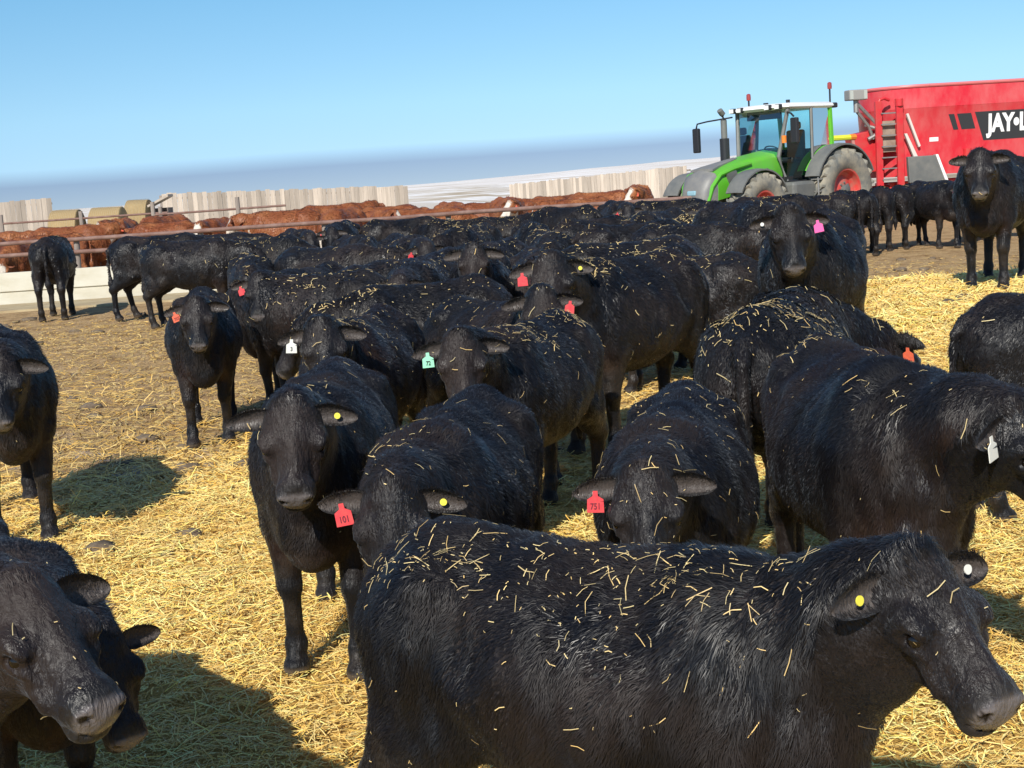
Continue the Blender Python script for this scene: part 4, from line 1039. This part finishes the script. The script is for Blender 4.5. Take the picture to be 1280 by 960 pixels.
# ------------------------------------------------------------------ the cattle
HERD = 'black cattle standing in the pen'
DEF = dict(vox=.014)
FIXED = []
def circles(c):
    return [(c[0] + o * c[3] * math.cos(c[2]), c[1] + o * c[3] * math.sin(c[2]), q * c[3]) for o, q in ((-.50, .24), (-.18, .27), (.16, .26), (.46, .20), (.86, .14))]
def near(label, px, D, heading, h, tags=(), z=None, name='black_calf', X=None, **kw):
    k = dict(DEF); k.update(kw); k['seed'] = k.get('seed', int(px * 3 + D * 10) % 997)
    r, _ = make_cow(name, None, label, HERD, tags, **k)
    put(r, Xp(px, D) if X is None else X, D, heading, h, z)
    FIXED.append([r.location.x, r.location.y, R(heading), h / 1.1, label]); return r

def headat(label, px, py, D, heading, h, tags=(), name='black_calf', yaw=0, **kw):
    """stand an animal so that its poll (top of head) is the thing seen at photo pixel (px,py), D metres out"""
    p = at(px, py, D); k_ = h / 1.10; hr = R(heading); c, s_ = math.cos(hr), math.sin(hr)
    pitch = 0
    for _ in range(4):
        fx = .44 + .43 * math.cos(R(pitch)) * math.cos(R(yaw)); fy = .43 * math.cos(R(pitch)) * math.sin(R(yaw))
        X = p.x - (fx * c - fy * s_) * k_; Yd = p.y - (fx * s_ + fy * c) * k_
        z0 = ground_z(X, Yd); q = ((p.z - z0) / k_ - .93) / .43
        pitch = math.degrees(math.asin(max(-.72, min(.62, q))))
    print('HEAD %-70s pitch %.0f  wanted z %.2f  X %.2f D %.2f' % (label[:70], pitch, p.z - z0, X, Yd))
    return near(label, 0, Yd, heading, h, tags, X=X, name=name, neck_pitch=pitch, neck_yaw=yaw, **kw)
SH = dict(hair_w=.0012)
# foreground
headat('large black heifer side on across the bottom right, nearest of all, straw on its back', 1150, 692, 2.46, -37, .97, name='black_heifer',
     tags=((0, 'yellow_button'), (1, 'white_button')), yaw=-4, head_yaw=-24, head_pitch=41, vox=.009, hairs=170000, hair_w=.0010, hair_l=.025, straw=520, straw_r=.0024, steps=(.05, -.02, .02, -.05), seed=5, belly=.0)
headat('black calf with its head across the bottom left corner, wet nose and half closed eye', 30, 724, 2.78, -24, 1.05,
     yaw=-4, head_yaw=-14, head_pitch=36, vox=.009, hairs=100000, hair_w=.0010, hair_l=.015, straw=110, straw_r=.0026, seed=6)
headat('black calf in the bottom left behind the wet nosed head, one ear stuck out right', 128, 792, 3.35, -52, .88,
     yaw=10, head_yaw=6, head_pitch=60, vox=.011, hairs=60000, hair_w=.0012, hair_l=.016, straw=20, straw_r=.003, seed=8)
headat('black calf facing the camera left of centre, ears out, yellow button in one ear', 362, 502, 4.55, -91, 1.05,
     tags=((1, 'yellow_button'),), yaw=2, head_yaw=6, head_pitch=58, vox=.009, hairs=110000, hair_w=.0012, hair_l=.016, straw=60, straw_r=.0034, seed=9, steps=(.08, -.02, .1, 0))
headat('black calf with red tag beside the rump of the nearest heifer, its face hidden', 486, 606, 3.75, -102, 1.0,
     tags=((0, 'red', '101'), (1, 'yellow_button')), yaw=4, head_yaw=8, head_pitch=58, vox=.011, hairs=90000, hair_w=.0012, straw=200, straw_r=.0026, seed=12)
headat('black calf peering over the back of the nearest heifer, red tag in one ear', 805, 588, 3.85, -103, .98,
     tags=((0, 'red', '751'),), yaw=0, head_yaw=10, head_pitch=52, vox=.010, hairs=90000, hair_w=.0012, straw=230, straw_r=.0028, seed=13, belly=.02)
headat('brownish black heifer at right behind the nearest one, small white tag', 1280, 503, 3.95, -88, 1.10,
     tags=((0, 'white'),), name='black_heifer', yaw=34, head_yaw=44, head_pitch=50, vox=.011, hairs=130000, hair_w=.0012, hair_l=.020, straw=150, straw_r=.0026, seed=14, belly=.03, brown=.95)
headat('black cow seen from behind at right, straw along its spine and an orange tag', 1100, 408, 6.75, 68, 1.16,
     tags=((0, 'orange_rear'),), name='black_cow', yaw=-48, head_yaw=-22, head_pitch=25, ear_droop=-.1, vox=.012, hairs=80000, hair_w=.0018, straw=420, straw_r=.0034, seed=15, belly=.03)
near('black cow half cut off by the right edge, standing above the brownish heifer', 0, 6.7, 12, 1.06, X=2.78, name='black_cow',
     neck_pitch=0, vox=.014, hairs=50000, hair_w=.0018, straw=80, seed=16)
headat('black calf cut off by the left edge, its shadow thrown on the straw', -4, 446, 6.9, -66, 1.12,
     yaw=-8, head_yaw=-16, head_pitch=56, vox=.013, hairs=60000, hair_w=.0018, straw=50, seed=17, steps=(.06, .0, -.12, .12))
# middle distance
headat('black calf with a green tag facing the camera in the middle of the herd', 575, 420, 6.1, -114, 1.04,
     tags=((0, 'green', '72'),), yaw=6, head_yaw=28, head_pitch=54, vox=.012, hairs=70000, hair_w=.0018, straw=340, straw_r=.0032, seed=18, belly=.02)
headat('black calf with mud caked back and a white tag, just behind the yellow button calf', 402, 404, 6.8, -100, 1.06,
     tags=((0, 'white', '3'),), yaw=6, head_yaw=22, head_pitch=54, vox=.013, hairs=60000, hair_w=.002, straw=420, straw_r=.0032, seed=19, belly=.02, brown=.8)
headat('black calf walking forward at left with an orange numbered tag in one ear', 244, 376, 9.5, -80, 1.06,
     tags=((0, 'orange', '757'),), yaw=0, head_yaw=0, head_pitch=56, vox=.013, hairs=40000, hair_w=.0026, straw=60, straw_r=.005, seed=20, steps=(-.04, .08, .1, -.08))
headat('black calf with its head up and a red tag, just behind the orange tagged one', 323, 346, 11.2, -110, 1.12,
     tags=((1, 'yellow_button'), (0, 'red')), yaw=6, head_yaw=20, head_pitch=54, vox=.013, hairs=40000, hair_w=.0026, straw=70, seed=21)
headat('large black heifer in the middle, red tag and yellow button, body to the right', 688, 322, 8.15, -128, 1.20, name='black_heifer',
     tags=((0, 'red'), (1, 'yellow_button')), yaw=10, head_yaw=38, head_pitch=52, vox=.012, hairs=70000, hair_w=.0024, straw=360, straw_r=.0038, seed=22, belly=.02)
headat('black calf in front of the large middle heifer with a crooked red tag', 676, 352, 7.5, -62, 1.06,
     tags=((1, 'red'),), yaw=-16, head_yaw=-30, head_pitch=56, vox=.013, hairs=60000, hair_w=.0022, straw=260, straw_r=.0032, seed=23)
near('black calf left of centre turned away, seen mostly as one long bare side', 0, 9.6, -152, 1.08, X=-.62,
     neck_yaw=-14, neck_pitch=-6, head_yaw=-22, head_pitch=55, vox=.013, hairs=50000, hair_w=.0026, straw=240, straw_r=.006, seed=24, belly=.03)
headat('black calf with head up and no tag, deep in the herd right of centre', 590, 300, 11.0, -92, 1.16,
     yaw=0, head_yaw=-4, head_pitch=52, vox=.014, hairs=36000, hair_w=.003, straw=160, seed=31)
headat('black cow facing the camera below the tractor with a bright pink tag', 988, 264, 9.0, -114, 1.24,
     tags=((1, 'pink'), (0, 'white_button')), name='black_cow', yaw=8, head_yaw=22, head_pitch=62, vox=.012, hairs=70000, hair_w=.0024, straw=60, seed=25, belly=.04)
headat('alert black cow standing tall on straw at far right, head against the red wagon', 1224, 192, 12.6, -118, 1.27,
     name='black_cow', yaw=4, head_yaw=10, head_pitch=54, vox=.013, hairs=50000, hair_w=.003, straw=12, seed=26, belly=.03, ear_droop=-.05, steps=(.02, -.03, 0, 0))
near('black cow seen from behind at the far left, feeding at the concrete bunk', 0, 22.8, 100, 1.30, X=-7.25, name='black_cow',
     neck_pitch=-30, head_pitch=75, vox=.018, hairs=9000, hair_w=.006, straw=8, seed=27)
near('black cow side on with hanging tail at the left end of the herd', 0, 21.5, 4, 1.24, X=-5.15, name='black_cow',
     neck_pitch=-8, vox=.018, hairs=14000, hair_w=.006, straw=20, seed=28, tail=-.05, steps=(.05, -.05, .1, -.08))
near('black cow with its head turned right, left of the pink tagged cow', 0, 14.8, -32, 1.08, X=1.98, name='black_cow',
     neck_pitch=2, head_yaw=6, head_pitch=38, vox=.015, hairs=24000, hair_w=.004, straw=60, straw_r=.006, seed=29)
near('brownish black cow with straw heaped on its back behind the pink tagged cow', 0, 17.5, 10, 1.14, X=2.75, name='black_cow',
     neck_pitch=-6, vox=.016, hairs=24000, hair_w=.004, straw=330, straw_r=.008, seed=30, belly=.03, brown=.9)

# a few postures reused through the rest of the herd
PROTO = []
for k, kw in enumerate((dict(neck_yaw=0, neck_pitch=-2, head_pitch=52, straw=90), dict(neck_yaw=22, neck_pitch=6, head_yaw=40, head_pitch=50, straw=50),
                        dict(neck_yaw=-24, neck_pitch=-4, head_yaw=-45, head_pitch=52, straw=170), dict(neck_yaw=0, neck_pitch=14, head_pitch=48, straw=60, steps=(.06, -.06, .08, -.1)),
                        dict(neck_yaw=5, neck_pitch=-28, head_yaw=5, head_pitch=70, straw=100, belly=.03), dict(neck_yaw=-10, neck_pitch=8, head_yaw=-25, head_pitch=46, straw=50, steps=(-.05, .05, -.08, .06)))):
    tg = [(), (), ((0, 'orange'),), ((0, 'red'),), (), ((1, 'yellow_button'),)][k]
    r, _ = make_cow('black_calf', None, 'x', HERD, tg, vox=.016, hairs=14000, hair_w=.004, hair_l=.022, straw_r=.0055, seed=200 + k * 7, **kw)
    PROTO.append(r)
used = set()
def clone(k, X, Yd, heading, h, label, name=None):
    r = PROTO[k] if k not in used else copy_tree(PROTO[k]); used.add(k)
    if name: r.name = name
    r['label'] = label; put(r, X, Yd, heading, h); return r
ORD = ['first', 'second', 'third', 'fourth', 'fifth', 'sixth', 'seventh', 'eighth', 'ninth', 'tenth', 'eleventh', 'twelfth']
HD = {-1: 'facing the camera', 0: 'facing right', 1: 'turned away', 2: 'facing left'}
def htxt(h):
    h = (h + 180) % 360 - 180
    return 'facing the camera' if -140 < h < -40 else 'facing right' if abs(h) <= 40 else 'turned away' if 40 < h < 140 else 'facing left'
rows = [  # distance, x-pixels of the bodies, headings, row name
    (12.2, [(405, 170, 2, 1.04), (470, -150, 0, 1.1), (590, -98, 3, 1.08), (675, -80, 0, 1.08), (745, -160, 2, 1.12), (835, 165, 4, 1.06)], 'nearest back row'),
    (15.2, [(330, 20, 2, 1.04), (412, -25, 1, 1.06), (505, 160, 0, 1.08), (610, 172, 4, 1.1), (700, -170, 2, 1.08), (790, 10, 0, 1.12), (865, -150, 5, 1.08)], 'second nearest back row'),
    (19.0, [(255, 12, 0, 1.1), (345, -20, 4, 1.1), (430, 178, 2, 1.1), (505, 15, 5, 1.1), (588, -160, 0, 1.1), (668, 170, 2, 1.12), (745, 8, 0, 1.12), (822, 175, 4, 1.12), (898, 20, 2, 1.1)], 'second farthest back row'),
    (23.6, [(290, -12, 5, 1.12), (365, 170, 0, 1.1), (432, -100, 3, 1.16), (505, 8, 0, 1.14), (572, 174, 2, 1.12), (640, -6, 4, 1.14), (705, 168, 0, 1.15), (775, -105, 3, 1.22), (840, 6, 2, 1.16), (905, -172, 0, 1.15), (968, 12, 4, 1.12)], 'farthest back row'),
]
rj = random.Random(3)
def relax(mov, fixed, ymin, ymax, xmin=-99, xmax=99, n=400):
    """shuffle animals apart until nobody stands inside anybody else"""
    fc = [q for f_ in fixed for q in circles(f_)]
    for it in range(n):
        tot = 0
        cs = [circles(m_) for m_ in mov]
        for a in range(len(mov)):
            dx = dy = 0
            oth = [q for b_ in range(len(mov)) if b_ != a and abs(mov[b_][0] - mov[a][0]) < 2.6 and abs(mov[b_][1] - mov[a][1]) < 2.6 for q in cs[b_]] + [q for q in fc if abs(q[0] - mov[a][0]) < 2 and abs(q[1] - mov[a][1]) < 2]
            for x_, y_, r1 in cs[a]:
                for x2, y2, r2 in oth:
                    ex, ey = x_ - x2, y_ - y2; d = math.hypot(ex, ey) + 1e-6; pen = (r1 + r2) * .93 - d
                    if pen > 0: dx += ex / d * pen * .25; dy += ey / d * pen * .35; tot += pen
            mov[a][0] = min(xmax, max(xmin, mov[a][0] + max(-.15, min(.15, dx)))); mov[a][1] = min(ymax, max(ymin, mov[a][1] + max(-.2, min(.2, dy))))
        if tot < .05: break
    return tot
mv = []
for D, lst, rn in rows:
    for i, (px, hd, k, h) in enumerate(lst):
        d = D + rj.uniform(-.9, .9)
        q = rj.random()
        if q < .5: hd, k = rj.uniform(-125, -60), rj.choice((0, 1, 2, 3, 5))
        elif q < .75: hd = hd + rj.uniform(-35, 35)
        mv.append([Xp(px, d), d, R(hd), h * rj.uniform(.98, 1.12) / 1.1, k])
print('black overlap left', relax(mv, FIXED, 11.0, 25.5, -6, 5.2))
mv.sort(key=lambda c: c[1])
nr = [len(r_[1]) for r_ in rows]; s0 = 0
for (D, lst, rn), cnt in zip(rows, nr):
    grp = sorted(mv[s0:s0 + cnt], key=lambda c: c[0] / c[1]); s0 += cnt
    for i, c in enumerate(grp):
        hd = math.degrees(c[2])
        clone(c[4], c[0], c[1], hd, c[3] * 1.1, 'black calf %s, %s from the left in the %s' % (htxt(hd), ORD[i], rn))
# those feeding in front of the wagon
for i, (px, D, hd, k, h) in enumerate([(1020, 24.5, 150, 4, 1.12), (1062, 25, 105, 4, 1.14), (1100, 26, 75, 4, 1.16), (1132, 26.2, 60, 4, 1.16), (1168, 25.6, -75, 3, 1.2), (1212, 26.5, -118, 2, 1.2), (1272, 27, -60, 0, 1.15)]):
    clone(k, Xp(px, D), D, hd, h, 'black calf %s, %s from left by the red wagon' % (htxt(hd), ORD[i]))

# ------------------------------------------------------------------ red cattle beyond the bunk
RED = 'red cattle behind the pipe fence'
RP = []
for k, kw in enumerate((dict(neck_pitch=14, head_pitch=50), dict(neck_yaw=30, neck_pitch=22, head_yaw=55, head_pitch=50), dict(neck_yaw=-30, neck_pitch=18, head_yaw=-60, head_pitch=45), dict(neck_pitch=-34, head_pitch=78, belly=.03))):
    r, _ = make_cow('red_calf', None, 'x', RED, [(), ((0, 'orange'),), ((1, 'orange'),), ()][k], vox=.018, hairs=9000, hair_w=.006, hair_l=.03, straw=0, seed=300 + k, whiteface=True, **kw)
    RP.append(r)
usedr = set()
rl = [(-22, 29.6, 10, 0, 1.16), (28, 29.0, -100, 3, 1.14), (70, 30.6, 178, 0, 1.2), (112, 31, 4, 1, 1.2), (165, 31.5, 6, 0, 1.22), (214, 31, 172, 3, 1.22), (262, 31.3, 8, 0, 1.2), (305, 31.8, -100, 1, 1.24), (350, 31.4, 174, 0, 1.24), (396, 31.6, 12, 2, 1.22),
      (430, 30.6, -110, 3, 1.2), (470, 31.5, -80, 1, 1.22), (512, 32.2, 170, 0, 1.2), (556, 31.8, 5, 3, 1.22), (600, 32, 178, 0, 1.22), (640, 31.4, -75, 2, 1.24), (682, 32.5, 9, 1, 1.22), (726, 32, 172, 0, 1.22), (764, 32.4, -15, 3, 1.24), (806, 32.6, 165, 2, 1.26)]
mr = []
for px, D, hd, k, h in rl:
    if rj.random() < .45: hd = rj.uniform(-120, -60)
    mr.append([Xp(px, D), D, R(hd), h * rj.uniform(.98, 1.13) / 1.1, k])
for i in range(11):
    px = 5 + i * 70 + rj.uniform(-12, 12); D = 34.4 + rj.uniform(-.5, .5)
    mr.append([Xp(px, D), D, R(rj.choice((rj.uniform(-120, -60), rj.uniform(-20, 20), rj.uniform(160, 200)))), rj.uniform(1.14, 1.3), rj.choice((0, 1, 2, 3))])
print('red overlap left', relax(mr, [], 28.7, 37.0, -14, 3.2))
mr.sort(key=lambda c: c[1])
for grp, rn in ((mr[:11], 'front'), (mr[11:21], 'middle'), (mr[21:], 'back')):
    for i, c in enumerate(sorted(grp, key=lambda c: c[0] / c[1])):
        k = c[4]; r = RP[k] if k not in usedr else copy_tree(RP[k]); usedr.add(k); hd = math.degrees(c[2]); hd = (hd + 180) % 360 - 180
        r['label'] = 'red calf %s, %s from left in the %s row behind the fence' % (htxt(hd), ORD[i], rn)
        put(r, c[0], c[1], hd, c[3] * 1.1)

for a in range(len(FIXED)):
    for b_ in range(a):
        pen = max((q[2] + w[2]) - math.hypot(q[0] - w[0], q[1] - w[1]) for q in circles(FIXED[a]) for w in circles(FIXED[b_]))
        if pen > .08: print('OVERLAP %.2f' % pen, FIXED[a][4][:50], '|', FIXED[b_][4][:50])
